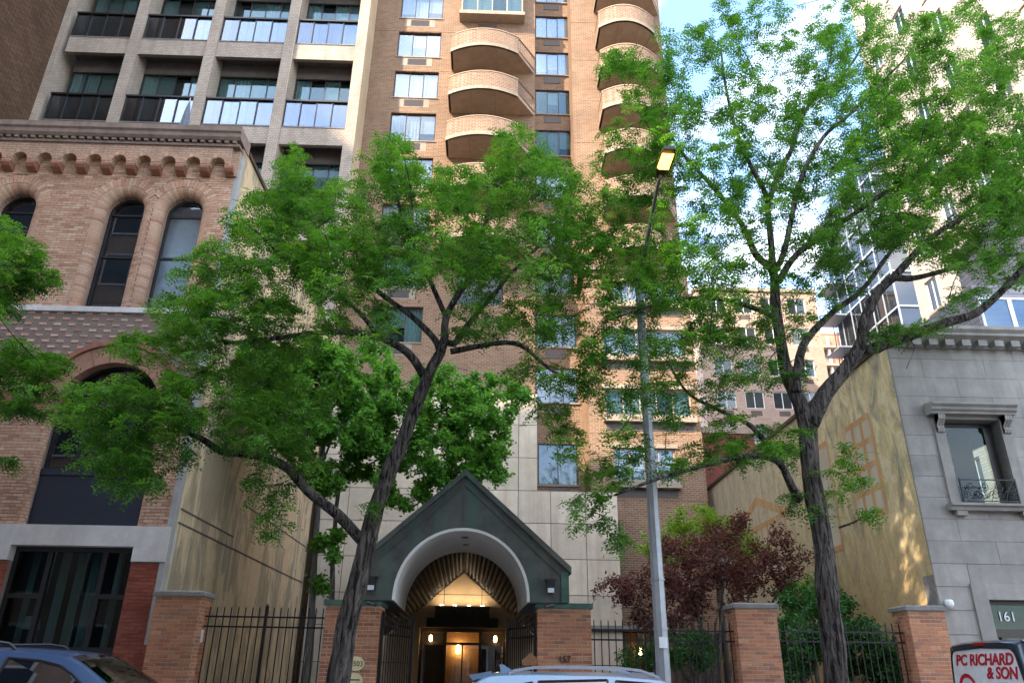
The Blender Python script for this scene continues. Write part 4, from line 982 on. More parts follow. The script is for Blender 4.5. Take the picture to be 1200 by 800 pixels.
        for x in (a, b-.025): bl.box(x, x+.025, yb-.013, yb+.013, c-.02, zb1+.02)
        def scroll(cx, cz, r, sgn, turns=1.6, z=1):
            pts = []
            for i in range(22):
                u = i/21; aa = u*turns*2*PI; q = r*(1-u*.8); pts.append((cx+sgn*q*math.cos(aa), yb, cz+z*q*math.sin(aa)))
            bl.tube(pts, .008, 4)
        n = 4; wd = (b-a)/n
        for i in range(n):
            xm = a+wd*(i+.5); scroll(xm-.06, zb0+.14, .105, 1 if i % 2 else -1); scroll(xm+.06, zb0+.32, .10, -1 if i % 2 else 1, 1.6, -1)
            scroll(xm+.09, zb0+.12, .06, -1, 1.3); bl.tube([(a+wd*i, yb, zb0), (a+wd*(i+.3), yb, zb0+.24), (a+wd*(i+1), yb, zb1)], .007, 4)
        bl.build('iron_balconet', M['iron'], t)
    # door with transom
    Y = F+.18; d = MB().box(dX0, dX0+.1, Y, Y+.1, .13, dz).box(dX1-.1, dX1, Y, Y+.1, .13, dz).box(dX0+.1, dX1-.1, Y+.001, Y+.099, dz-.07, dz).box(dX0+.1, dX1-.1, Y+.001, Y+.099, 2.35, 2.5)
    xm = (dX0+dX1)/2
    for x in (dX0+.28, xm, dX1-.28): d.box(x-.05, x+.05, Y+.002, Y+.098, .13, 2.35)
    d.box(xm-.03+.28, xm+.03+.28, Y+.002, Y+.098, 2.5, dz-.07)
    dd = d.build('door', M['bronze'], t)
    MB().box(dX0+.1, dX1-.1, Y+.05, Y+.056, 2.5, dz-.07, 'fb').build('transom_pane', M['glass_d'], dd); MB().box(dX0+.1, dX1-.1, Y+.05, Y+.056, .3, 2.35, 'fb').build('door_pane', M['glass_d'], dd)
    MB().box(dX0, dX1, Y+.5, Y+.51, .13, dz).build('hallway', M['hall'], dd)
    link('house_number', text_mesh('161', .26, M['white_frame'], .003), dd, (float(P(1178, 714, Y+.03)[0]), Y+.035, 2.73), rot=(PI/2, 0, 0))
    for x0, x1 in ((dX0-.30, dX0-.001), (dX1+.001, dX1+.30)): MB().box(x0, x1, F-.05, F-.004, .13, dz+.3).build('door_surround', M['grey_stone'], t)
    MB().box(dX0-.0005, dX1+.0005, F-.05, F-.004, dz+.002, dz+.3).build('door_surround', M['grey_stone'], t)
    cp = P(1111, 707, F-.06); c = MB().lathe([(.02,-.085),(.055,-.07),(.08,-.03),(.085,.02),(.075,.06),(.05,.075)], (float(cp[0])+.0, F-.10, float(cp[2])), 14); co = c.build('dome_camera', M['white_frame'], t, smooth=True)
    MB().box(float(cp[0])-.03, float(cp[0])+.03, F-.04, F-.003, float(cp[2])-.03, float(cp[2])+.05).build('bracket', M['white_frame'], co)
    # glazed rooftop room set back
    rt = MB().box(13.0, 15.55, F+2.4, F+7, zt+.44, zt+3.0).build('rooftop_room', M['grey_siding'], t)
    for i in range(3):
        fr = MB(); x0 = 13.05+i*.85; yy = F+2.38
        fr.box(x0, x0+.06, yy-.05, yy, zt+.5, zt+2.6).box(x0+.79, x0+.85, yy-.05, yy, zt+.5, zt+2.6).box(x0+.06, x0+.79, yy-.049, yy-.001, zt+2.54, zt+2.6).box(x0+.06, x0+.79, yy-.049, yy-.001, zt+1.5, zt+1.56)
        w = fr.build('window', M['white_frame'], rt); MB().box(x0+.06, x0+.79, yy-.03, yy-.025, zt+.5, zt+2.54, 'fb').build('pane', M['glass_b'], w)
    return t
M['joint_g'] = rough_mat('stone_joint', (.19,.18,.17), (.25,.24,.23), 8, .95)
M['hall'] = plain('hallway', (.20,.17,.12), .9)
townhouse()

# ------------------------------------------------------------------ brick piers, railings and gates on the street line
pl = brick_pier('brick gate pier built against the corner of the brick loft building', -6.315, -5.45, F-.16, 2.86, .62, '+X', group='brick piers along the railings')
MB().box(-5.448, -5.435, F+.10, F+.22, 2.05, 2.28).build('notice_plate', M['white_frame'], pl)
e1 = brick_pier('brick pier under the left foot of the copper canopy with oval plaques', -3.10, -2.06, F-.10, 2.74, .75, '+X', False, group='brick piers along the railings')
e2 = brick_pier('brick pier under the copper canopy with house number 157', .955, 1.985, F-.10, 2.74, .75, '-X', False, group='brick piers along the railings')
p1 = brick_pier('free-standing brick pier with stone cap between two stretches of railing', 4.80, 5.60, F-.10, 2.80, .62, '-X', group='brick piers along the railings')
p2 = brick_pier('brick pier with stone cap abutting the grey stone townhouse', 8.18, 8.91, F-.12, 2.80, .62, '-X', group='brick piers along the railings')
for e, a, b in ((e1, -3.14, -2.02), (e2, .915, 2.025)):
    MB().box(a, b, F-.15, F+.7, 2.742, 2.835).build('copper_cap', M['verdigris'], e)
M['plaque'] = plain('cream_plaque', (.66,.58,.32), .5); M['ink'] = plain('black_ink', (.02,.02,.02), .6)
for q, (px, py, txt, sz) in enumerate(((416.5, 777, '1503', .125), (414, 797, None, 0))):
    c = P(px, py, F-.12); n = 28; rx, rz = (.165, .125) if q == 0 else (.17, .135)
    pq = MB().prism([(c[0]+rx*math.cos(2*PI*i/n), F-.125, c[2]+rz*math.sin(2*PI*i/n)) for i in range(n)], (0, .02, 0)).build('oval_plaque', M['plaque'], e1)
    if txt: link('plaque_number', text_mesh(txt, sz, M['ink'], .002), pq, (c[0]+.02, F-.128, c[2]-.005), rot=(PI/2, 0, 0))
    else: MB().box(c[0]-.10, c[0]+.12, F-.128, F-.1255, c[2]+.005, c[2]+.025).build('plaque_line', M['plaque_line'] if 'plaque_line' in M else M['ink'], pq)
cn = P(661.5, 772, F-.11); link('house_number', text_mesh('157', .16, M['blackmetal'], .008), e2, (cn[0], F-.115, cn[2]), rot=(PI/2, 0, 0))

def railing(label, X0, X1, Y, zt, sp=.137, posts=(), ends=True, y2=None, name='iron_railing', cat='railing', group='black iron railings on the street line', thick_every=0):
    """level run of pickets between (X0,Y) and (X1,y2)"""
    y2 = Y if y2 is None else y2
    A, B = Vector((X0, Y, 0)), Vector((X1, y2, 0)); L = (B-A).length; n = max(2, int(round(L/sp)))
    t = thing(name, ((X0+X1)/2, (Y+y2)/2, .13), label, cat, group)
    for z, w in ((zt-.20, .030), (zt-.38, .030), (.32, .030)): MB().bar((A.x,A.y,z), (B.x,B.y,z), w).build('rail', M['iron'], t)
    me = MB(); hw = .0095; H = zt-.15
    me.box(-hw, hw, -hw, hw, 0, H-.03).add([(-hw,-hw,H-.03),(hw,-hw,H-.03),(hw,hw,H-.03),(-hw,hw,H-.03),(0,0,H)], [(0,1,4),(1,2,4),(2,3,4),(3,0,4)]); me = me.mesh('picket', M['iron'])
    for i in range(n):
        c = A.lerp(B, (i+.5)/n); link('picket', me, t, (c.x, c.y, .14))
    for u in posts:
        c = A.lerp(B, u); p = MB().box(c.x-.028, c.x+.028, c.y-.028, c.y+.028, .13, zt+.0); p.add([(c.x-.028,c.y-.028,zt),(c.x+.028,c.y-.028,zt),(c.x+.028,c.y+.028,zt),(c.x-.028,c.y+.028,zt),(c.x,c.y,zt+.06)], [(0,1,4),(1,2,4),(2,3,4),(3,0,4)]); p.build('post', M['iron'], t)
    return t
railing('black iron railing in front of the stained party wall beside the loft building', -5.43, -3.12, F+.15, 2.72, posts=(.5,))
railing('black iron railing before the limestone wall and purple maple', 2.0, 4.80, F+.15, 2.58, posts=())
railing('black iron railing before the green hedge by the mural', 5.62, 8.16, F+.15, 2.60, posts=())
railing('open iron gate leaf hinged on the pier with oval plaques', -2.02, -1.55, F+.12, 2.62, .105, (0., 1.), y2=F+1.35, name='iron_gate', cat='gate', group='open gate leaves under the canopy')
railing('open iron gate leaf hinged on the pier numbered 157', .92, .42, F+.12, 2.62, .105, (0., 1.), y2=F+1.35, name='iron_gate', cat='gate', group='open gate leaves under the canopy')
def info_box():
    c = P(621, 772, F-.45); x = float(c[0]); zt = float(P(622, 764, F-.45)[2])
    t = thing('wooden_box_on_post', (x, F-.45, .13), 'small brown box with pitched lid on a post beside the gate', 'box')
    MB().box(x-.03, x+.03, F-.48, F-.42, .13, zt-.22).build('post', M['wood'], t)
    MB().prism([(x-.13,F-.58,zt-.22),(x+.11,F-.58,zt-.22),(x+.14,F-.58,zt-.12),(x+.02,F-.58,zt),(x-.15,F-.58,zt-.14)][::-1], (0,.26,0)).build('pitched_box', M['box_brown'], t)
M['box_brown'] = rough_mat('brown_box', (.26,.12,.055), (.36,.18,.09), 8, .8)
info_box()

# ------------------------------------------------------------------ buildings further off
def grid_block(name, label, x0, x1, y0, y1, zt, wall, nx, z0, fh, ww, wh, fm='white_frame', gm='glass', sides='f', ns=0, cap='tower_band', xin=0.0, group=None, ac=False):
    t = thing(name, ((x0+x1)/2, y0, 0), label, 'building', group); rows = []
    z = z0
    while z+wh < zt-.4: rows.append(z); z += fh
    bx = (x1-x0-2*xin)/max(nx, 1)
    hf = [(x0+xin+bx*(i+.5)-ww/2, x0+xin+bx*(i+.5)+ww/2, z, z+wh) for i in range(nx) for z in rows] if 'f' in sides else []
    mb = MB(); holed(mb, 'Y', y0, x0, x1, 0, zt, hf, .18)
    by = (y1-y0)/max(ns, 1); hl = [(y0+by*(i+.5)-ww/2, y0+by*(i+.5)+ww/2, z, z+wh) for i in range(ns) for z in rows] if 'l' in sides else []
    holed(mb, 'X', x0, y0, y1, 0, zt, hl, .18); mb.quad((x1,y0,0),(x1,y1,0),(x1,y1,zt),(x1,y0,zt)); mb.quad((x0,y1,0),(x0,y1,zt),(x1,y1,zt),(x1,y1,0)); mb.quad((x0,y0,zt-.01),(x1,y0,zt-.01),(x1,y1,zt-.01),(x0,y1,zt-.01))
    mb.build('wall', M[wall], t)
    MB().box(x0-.12, x1+.12, y0-.12, y1+.12, zt, zt+.35).build('coping', M[cap], t)
    fr = .07
    for a, b, c, d in hf:
        f = MB().box(a, a+fr, y0+.1, y0+.16, c, d).box(b-fr, b, y0+.1, y0+.16, c, d).box(a+fr, b-fr, y0+.101, y0+.159, c, c+fr).box(a+fr, b-fr, y0+.101, y0+.159, d-fr, d).box((a+b)/2-.03, (a+b)/2+.03, y0+.102, y0+.158, c+fr, d-fr)
        w = f.build('window', M[fm], t); MB().box(a+.02, b-.02, y0+.12, y0+.125, c+.02, d-.02, 'f').build('pane', M[gm], w); MB().quad((a,y0+.17,c),(b,y0+.17,c),(b,y0+.17,d),(a,y0+.17,d)).build('room', M[random.choice(['dim', 'dark', 'curtain2', 'curtain'])], w)
        if ac: MB().box((a+b)/2-.45, (a+b)/2+.45, y0-.03, y0+.02, c-.6, c-.2).build('ac_grille', M['grille'], t)
    for a, b, c, d in hl:
        f = MB().box(x0+.1, x0+.16, a, a+fr, c, d).box(x0+.1, x0+.16, b-fr, b, c, d).box(x0+.101, x0+.159, a+fr, b-fr, c, c+fr).box(x0+.101, x0+.159, a+fr, b-fr, d-fr, d).box(x0+.102, x0+.158, (a+b)/2-.03, (a+b)/2+.03, c+fr, d-fr)
        w = f.build('window', M[fm], t); MB().box(x0+.12, x0+.125, a+.02, b-.02, c+.02, d-.02, 'l').build('pane', M[gm], w); MB().quad((x0+.17,a,c),(x0+.17,a,d),(x0+.17,b,d),(x0+.17,b,c)).build('room', M[random.choice(['dim', 'dark', 'curtain2'])], w)
        MB().box(x0-.06, x0+.05, a-.08, b+.08, c-.14, c-.01).build('sill', M[cap], t)
    return t
grid_block('pink_brick_apartment_house', 'pinkish brick apartment house with paired white windows behind the tower', 17.2, 27.6, 57, 72, 31.9, 'pink_brick', 4, 4.2, 2.85, 1.55, 1.5, xin=.6, ac=True)
grid_block('dark_red_brick_house', 'low dark red brick house behind the mural wall', 11.2, 14.6, 40, 46, 13.9, 'dk_red_brick', 2, 3.0, 3.0, .9, 1.5)
def orange_tower():
    t = grid_block('orange_brick_tower', 'distant orange brick tower with pale balcony bands', 48.2, 56.2, 110, 122, 52.6, 'orange_brick', 4, 8, 3.1, 1.3, 1.7)
    z = 9.4
    while z < 51: MB().box(48.0, 56.4, 108.6, 110, z, z+.35).build('balcony_band', M['tower_band'], t); z += 3.1
    for x in (48.6, 51.2, 53.8, 56.0): MB().box(x-.15, x+.15, 109.2, 109.5, 8, 52).build('pilaster', M['white_frame'], t)
orange_tower()
grid_block('pale_stone_tower', 'tall pale stone tower with small windows rising behind the townhouse', 22, 36, 21, 34.3, 70, 'pale_stone', 4, 6, 3.1, 1.0, 1.7, 'white_frame', 'glass_b', 'fl', 5)
grid_block('grey_clad_block', 'grey clad block standing between townhouse and pale stone tower', 16.3, 21.9, 18.5, 22.8, 15.0, 'grey_siding', 2, 30, 3, 1, 1, cap='grey_siding')
M['pale_metal'] = plain('pale_metal', (.34,.37,.41), .4, .3)
def glass_tower():
    x0, x1, y0, y1, zt = 30.2, 42, 49.5, 59.8, 41.0
    t = thing('glass_curtain_tower', ((x0+x1)/2, y0, 0), 'blue glass tower with white mullions behind the bare limbs', 'building')
    MB().box(x0+.3, x1, y0+.3, y1-.2, 0, zt-.3).build('core', M['dim'], t)
    fr = MB(); fh = 3.0; z = 0
    while z < zt:
        c = MB().box(x0, x1, y0, y0+.28, z, z+.16).box(x0, x0+.28, y0+.281, y1, z, z+.16); c.build('floor_band', M['pale_metal'], t)
        for i in range(6):
            a, b = y0+.3+(y1-y0-.3)*i/6, y0+.3+(y1-y0-.3)*(i+1)/6; MB().quad((x0+.12,b,z+.16),(x0+.12,a,z+.16),(x0+.12,a,z+fh),(x0+.12,b,z+fh)).build('pane', M[random.choice(['glass_m', 'glass_b', 'glass_m'])], t)
        for i in range(6):
            a, b = x0+(x1-x0)*i/6, x0+(x1-x0)*(i+1)/6; MB().quad((a,y0+.12,z+.16),(b,y0+.12,z+.16),(b,y0+.12,z+fh),(a,y0+.12,z+fh)).build('pane', M[random.choice(['glass_m', 'glass_b'])], t)
        MB().box(x0-1.1, x0-.002, y1-2.6, y1, z+.0, z+.12).build('balcony_slab', M['pale_metal'], t)
        z += fh
    for i in range(7):
        a = y0+(y1-y0)*i/6; MB().box(x0-.06, x0-.001, a-.05, a+.05, 0, zt).build('mullion', M['pale_metal'], t)
        a = x0+(x1-x0)*i/6; MB().box(a-.05, a+.05, y0-.06, y0-.001, 0, zt).build('mullion', M['pale_metal'], t)
glass_tower()
# the street wall behind the camera: it shades the street and shows in the windows opposite
def opposite(name, label, x0, x1, zt, wall, nx, y1=-4.2, y0=-18):
    t = thing(name, ((x0+x1)/2, (y0+y1)/2, 0), label, 'building')
    MB().box(x0, x1, y0, y1, 0, zt).build('wall', M[wall], t); bx = (x1-x0)/nx; z = 1.5; w = MB(); f = MB()
    while z < zt-2:
        for i in range(nx):
            c = x0+bx*(i+.5); f.box(c-.75, c+.75, y1+.01, y1+.08, z-.1, z+1.8, 'lrbud'); w.box(c-.65, c+.65, y1+.081, y1+.085, z, z+1.7, 'b')
        z += 3.1
    f.build('window_frames', M['white_frame'], t, kind='stuff'); w.build('window_glass', M['navy'], t, kind='stuff')
opposite('apartment_slab_opposite', 'very tall pinkish brick slab far down the near side of the street', -110, -54, 71, 'pink_brick', 14, -4.2, -20)
def terrace_building():
    x0, x1, zt, y0, y1 = -53.8, -7, 47, -8.2, -4.2
    t = thing('brick_building_opposite', ((x0+x1)/2, -6, 0), 'tall pinkish brick apartment building on the near side of the street', 'building')
    k = -SUN.x/-SUN.y; m = SUN.z/-SUN.y; ya, yb, za, zb = 15.75, 16.85, 2.7, 4.4            # unseen opening, added and shaped to throw the sun patch on the mural
    hx0, hx1 = 8.93-k*(yb+4.2)-k*4*1.0, 8.93-k*(ya+4.2); hz0, hz1 = za+m*(ya+4.2), zb+m*(yb+4.2)+m*4
    w = MB(); w.box(x0, hx0, y0, y1, 0, zt); w.build('west_wing', M['pink_brick'], t); MB().box(hx1, x1, y0, y1, 0, zt).build('east_wing', M['pink_brick'], t)
    MB().box(hx0+.002, hx1-.002, y0, y1, 0, hz0).build('lower_storeys', M['pink_brick'], t); MB().box(hx0+.002, hx1-.002, y0, y1, hz1, zt).build('upper_storeys', M['pink_brick'], t)
    nx = 16; bx = (x1-x0)/nx; z = 1.5; w = MB(); f = MB()
    while z < zt-2:
        for i in range(nx):
            c = x0+bx*(i+.5)
            if c+.9 > hx0 and c-.9 < hx1 and z+2 > hz0 and z-.3 < hz1: continue
            f.box(c-.75, c+.75, y1+.01, y1+.08, z-.1, z+1.8, 'lrbud'); w.box(c-.65, c+.65, y1+.081, y1+.085, z, z+1.7, 'b')
        z += 3.1
    f.build('window_frames', M['white_frame'], t, kind='stuff'); w.build('window_glass', M['navy'], t, kind='stuff')
terrace_building()
opposite('stone_rowhouse_opposite', 'low pale stone rowhouse on the near side of the street', -6.8, 3, 11.0, 'pale_stone', 4)
opposite('brick_rowhouse_opposite', 'low pinkish brick rowhouse on the near side of the street', 3.2, 18, 12.0, 'pink_brick', 5)

# ------------------------------------------------------------------ street lamp
def street_lamp():
    x, y = 2.56, 11.8
    t = thing('street_lamp', (x, y, .13), 'tall grey octagonal street lamp post with lit amber head', 'street lamp')
    zt = 7.9; n = 8
    MB().lathe([(.115, 0), (.105, 1.5), (.066, zt-.13)], (x, y, .13), n).build('post', M['steel'], t)
    MB().lathe([(.19, 0), (.19, .12), (.15, .5), (.125, .62)], (x, y, .13), n).build('base_cover', M['steel'], t)
    MB().lathe([(.075, 0), (.078, .02), (.078, .16), (.06, .2)], (x, y, zt-.10), n).build('collar', M['steel'], t)
    H = Vector(PZ(774, 205, 9.05)); A = Vector((x, y, zt)); pts = []
    for i in range(15):
        u = i/14; pts.append((A.x+(H.x-A.x)*u, A.y+(H.y-A.y)*u**1.06, A.z+(H.z-A.z)*(1-(1-u)**1.15)))
    MB().tube(pts, [.046-.016*i/14 for i in range(15)], 8).build('arm', M['steel_d'], t, smooth=True)
    d = Vector((H.x-A.x, H.y-A.y, 0)).normalized(); s = Vector((-d.y, d.x, 0)); hd = MB()
    secs = [(-.08, .045, .05), (.04, .08, .08), (.20, .12, .10), (.46, .125, .09), (.58, .09, .06)]; vs = []
    for u, w, h in secs:
        c = H+d*u+Vector((0,0,u*.12)); vs += [c-s*w, c+s*w, c+s*w*.75+Vector((0,0,h)), c-s*w*.75+Vector((0,0,h))]
    fs = [(i*4+k, i*4+(k+1) % 4, (i+1)*4+(k+1) % 4, (i+1)*4+k) for i in range(4) for k in range(4)]+[(3,2,1,0),(16,17,18,19)]
    h = hd.add(vs, fs).build('lamp_head', M['blackmetal'], t)
    ln = MB(); a = [H+d*u+s*w+Vector((0,0,u*.12-dz)) for u, w, dz in ((.16,-.095,.004),(.48,-.095,.004),(.48,.095,.004),(.16,.095,.004))]; b = [H+d*u+s*w+Vector((0,0,u*.12-dz)) for u, w, dz in ((.19,-.075,.06),(.45,-.07,.06),(.45,.07,.06),(.19,.075,.06))]
    ln.add(a+b, [(7,6,5,4),(0,1,5,4),(1,2,6,5),(2,3,7,6),(3,0,4,7)]).build('lamp_lens', M['amber'], h)
    MB().box(x-.06, x+.06, y-.125, y-.112, 1.95, 2.1).build('sticker', M['white_frame'], t)
    for z in (2.9, 2.2): MB().lathe([(.112, 0), (.112, .03)], (x, y, z), n).build('steel_band', M['steel'], t)
M['steel_d'] = plain('dark_pole', (.085,.085,.085), .5, .3)  # arm's backlit darkness against the sky is put into its colour
M['amber'] = plain('amber_lens', (.9,.55,.15), .4, 0, .5, (1, .46, .05), 2.0)
street_lamp()

# ------------------------------------------------------------------ vehicles (all face right, nose towards +X)
M['tyre'] = plain('tyre', (.015,.015,.015), .85); M['rim'] = plain('alloy_rim', (.45,.45,.46), .3, .8)
M['carglass'] = glass('car_glass', .14, (.10,.11,.12), 0); M['chrome'] = plain('satin_trim', (.55,.57,.60), .25, .9); M['taillight'] = plain('tail_light', (.35,.01,.01), .2)
M['headlight'] = plain('headlight', (.7,.72,.75), .1); M['trim'] = plain('black_trim', (.012,.012,.013), .5)
def paint(name, c, coat=.6, rough=.35, met=.3):
    m, N, L, b = newmat(name); p = wpos(N, L); f = nz(N, L, p, 3, 4); r = ramp(N, [(.3, tuple(x*.93 for x in c)), (.7, tuple(x*1.05 for x in c))]); L.new(f, r.inputs[0]); L.new(r.outputs[0], b.inputs['Base Color'])
    b.inputs['Roughness'].default_value = rough; b.inputs['Metallic'].default_value = met; b.inputs['Coat Weight'].default_value = coat; b.inputs['Coat Roughness'].default_value = .05
    return m
M['paint_lb'] = paint('light_blue_paint', (.17,.27,.37)); M['paint_b'] = paint('blue_paint', (.04,.09,.19)); M['paint_navy'] = paint('navy_paint', (.02,.035,.06)); M['vinyl'] = plain('white_vinyl', (.70,.72,.74), .35)
M['redtxt'] = plain('red_vinyl', (.45,.01,.02), .4); M['bluetxt'] = plain('blue_vinyl', (.02,.10,.28), .4)

M['silver'] = plain('silver_rail', (.38,.42,.47), .35, .4)
def lerp_tab(tab, x):
    if x <= tab[0][0]: return tab[0][1:]
    for p, q in zip(tab, tab[1:]):
        if x <= q[0]:
            u = (x-p[0])/(q[0]-p[0]); return tuple(a+(b-a)*u for a, b in zip(p[1:], q[1:]))
    return tab[-1][1:]
def vehicle(name, label, cat, X0, YC, tab, paint_m, wheels, glasses, wr=.34, roofm=None):
    """tab rows: x, half width at belt, z under, z belt, roof edge half width, z roof edge, z roof centre (x from the tail)"""
    t = thing(name, (X0+tab[-1][0]/2, YC, 0), label, cat)
    xs = []
    for p, q in zip(tab, tab[1:]):
        n = max(1, int((q[0]-p[0])/.06)); xs += [p[0]+(q[0]-p[0])*i/n for i in range(n)]
    xs.append(tab[-1][0])
    raw = [lerp_tab(tab, x) for x in xs]; sm = []
    for i in range(len(raw)):                                # soften the kinks
        lo, hi = max(0, i-2), min(len(raw), i+3); sm.append(tuple(sum(r[k] for r in raw[lo:hi])/(hi-lo) for k in range(6)))
    sm[0], sm[-1] = raw[0], raw[-1]
    def sect(x, r):
        w, zu, zb, wr_, ze, zc = r; half = [(w*.90, zu), (w*.985, zu+.12), (w, (zu+zb)/2+.05), (w*.99, zb-.03), (w*.965, zb+.012), (wr_+(w*.965-wr_)*.12, ze-(ze-zb)*.12), (wr_, ze), (wr_-.06, ze+(zc-ze)*.45), (wr_*.55, zc-(zc-ze)*.12), (0, zc)]
        return [(X0+x, YC+y, z) for y, z in half]+[(X0+x, YC-y, z) for y, z in half[-2::-1]]
    S_ = [sect(x, r) for x, r in zip(xs, sm)]; n = len(S_[0]); vs = [p for s in S_ for p in s]
    fs = [(i*n+k, (i+1)*n+k, (i+1)*n+(k+1) % n, i*n+(k+1) % n) for i in range(len(S_)-1) for k in range(n)]+[tuple(range(n)), tuple(range((len(S_)-1)*n+n-1, (len(S_)-1)*n-1, -1))]
    body = MB().add(vs, fs).build('body', paint_m, t, smooth=True)
    m = body.modifiers.new('edge', 'EDGE_SPLIT'); m.split_angle = math.radians(38)
    def side(x, z, s, off):
        w, zu, zb, wr_, ze, zc = lerp_tab([(a, *b) for a, b in zip(xs, sm)], x); u = min(1, max(0, (z-zb)/max(.02, ze-zb))); return (X0+x, YC+s*(w*.965+(wr_-w*.965)*u+off), z)
    for nm, poly in glasses:
        for s in (-1, 1):
            MB().add([side(x, z, s, .010) for x, z in (poly if s < 0 else poly[::-1])], [tuple(range(len(poly)))]).build(nm, M['carglass'], t)
            fr = MB(); k = len(poly)
            for i in range(k):
                a, b = side(*poly[i], s, .014), side(*poly[(i+1) % k], s, .014); fr.bar(a, b, .022)
            fr.build('window_trim', M['trim'], t)
    for x in wheels:
        for s in (-1, 1):
            c = (X0+x, YC+s*(tab[3][1]-.10), wr); w = MB().lathe([(wr*.62, -.10), (wr*.94, -.10), (wr, -.06), (wr, .06), (wr*.94, .10), (wr*.62, .10)], c, 24, 'y').build('wheel', M['tyre'], t)
            r = MB().lathe([(.03, -.085), (wr*.6, -.07), (wr*.62, .0), (wr*.6, .07), (.03, .085)], c, 16, 'y').build('rim', M['rim'], w)
    return t, side, (lambda x: lerp_tab([(a, *b) for a, b in zip(xs, sm)], x))

def light_blue_suv():
    X0, YC = -.62, 10.17
    tab = [(0,.80,.45,.62,.78,.66,.66),(.06,.87,.34,.95,.80,1.0,1.02),(.30,.91,.28,1.08,.70,1.36,1.38),(.62,.92,.25,1.10,.66,1.56,1.60),(1.2,.93,.22,1.08,.655,1.575,1.615),(2.1,.93,.22,1.05,.65,1.57,1.615),(2.72,.93,.22,1.02,.64,1.53,1.57),(3.5,.93,.22,1.0,.74,1.06,1.08),(4.2,.90,.25,.86,.70,.90,.95),(4.5,.80,.35,.66,.62,.70,.72),(4.58,.72,.42,.55,.6,.57,.58)]
    t, side, at = vehicle('light_blue_suv', 'light blue compact SUV with silver roof rails parked before the gate', 'car', X0, YC, tab, M['paint_lb'], (.85, 3.72),
        [('quarter_window', [(.62,1.12),(1.12,1.10),(1.15,1.50),(.98,1.47)]), ('rear_side_window', [(1.20,1.10),(2.02,1.08),(2.02,1.535),(1.22,1.51)]), ('front_side_window', [(2.10,1.08),(3.15,1.04),(2.78,1.44),(2.55,1.50),(2.12,1.525)])])
    def roof(x, y): r = at(x); return r[5]-.055*min(1, abs(y)/.62)**2
    g = MB(); 
    for i in range(6):
        for j in range(6):
            q = []
            for di, dj in ((0,0),(1,0),(1,1),(0,1)):
                u, v = (i+di)/6, (j+dj)/6; x = 2.82+.64*u; r = at(x); y = (v*2-1)*(r[3]-.07); q.append((X0+x, YC+y, r[5]+.012-(r[5]-r[4])*(abs(y)/r[3])**3))
            g.quad(*q)
    g.build('windscreen', M['carglass'], t, smooth=True)
    MB().quad((X0+.12,YC+.6,1.12),(X0+.12,YC-.6,1.12),(X0+.44,YC-.56,1.49),(X0+.44,YC+.56,1.49)).build('rear_window', M['carglass'], t)
    for s in (-1, 1):
        y = YC+s*.62; zr = 1.62; pts = [(X0+.88,y,zr-.04),(X0+1.0,y,zr+.005),(X0+1.18,y,zr+.035),(X0+1.6,y,zr+.047),(X0+2.15,y,zr+.04),(X0+2.42,y,zr+.015),(X0+2.64,y,zr-.06)]
        rl = MB(); m = len(pts); vs = []
        for x, yy, z in pts: vs += [(x,yy-.022,z-.012),(x,yy+.022,z-.012),(x,yy+.018,z+.018),(x,yy-.018,z+.018)]
        rl.add(vs, [(i*4+k, i*4+(k+1) % 4, (i+1)*4+(k+1) % 4, (i+1)*4+k) for i in range(m-1) for k in range(4)]+[(3,2,1,0),(m*4-4,m*4-3,m*4-2,m*4-1)])
        r = rl.build('roof_rail', M['silver'], t)
        for xa, xb in ((.92, 1.14), (2.3, 2.58)): MB().box(X0+xa, X0+xb, y-.016, y+.016, zr-.10, zr+.0).build('rail_foot', M['silver'], r)
    sp = MB().prism([(X0+.42,YC-.60,1.565),(X0+.68,YC-.60,1.615),(X0+.68,YC-.60,1.56),(X0+.46,YC-.60,1.51)], (0,1.20,0)).build('spoiler', M['paint_lb'], t)
    MB().box(X0+.43, X0+.50, YC-.25, YC+.25, 1.515, 1.535).build('brake_light', M['taillight'], sp)
    MB().add([(X0+.80,YC-.02,1.58),(X0+1.0,YC-.02,1.59),(X0+1.0,YC+.02,1.59),(X0+.80,YC+.02,1.58),(X0+.78,YC,1.69),(X0+.83,YC,1.69)], [(0,1,5,4),(1,2,5),(2,3,4,5),(3,0,4)]).build('fin_antenna', M['paint_lb'], t)
    for s in (-1, 1):
        MB().box(X0+.02, X0+.30, YC+s*.80-.09, YC+s*.80+.09, .92, 1.08).build('tail_light', M['taillight'], t); MB().box(X0+4.1, X0+4.5, YC+s*.70-.12, YC+s*.70+.12, .72, .86).build('headlight', M['headlight'], t)
        MB().box(X0+2.95, X0+3.12, YC+s*1.02-.11, YC+s*1.02+.11, 1.05, 1.20).build('wing_mirror', M['paint_lb'], t)
        for x in (1.95, 2.95): MB().box(X0+x-.2, X0+x-.03, YC+s*.945-.012, YC+s*.945+.012, .90, .93).build('door_handle', M['paint_lb'], t)
light_blue_suv()
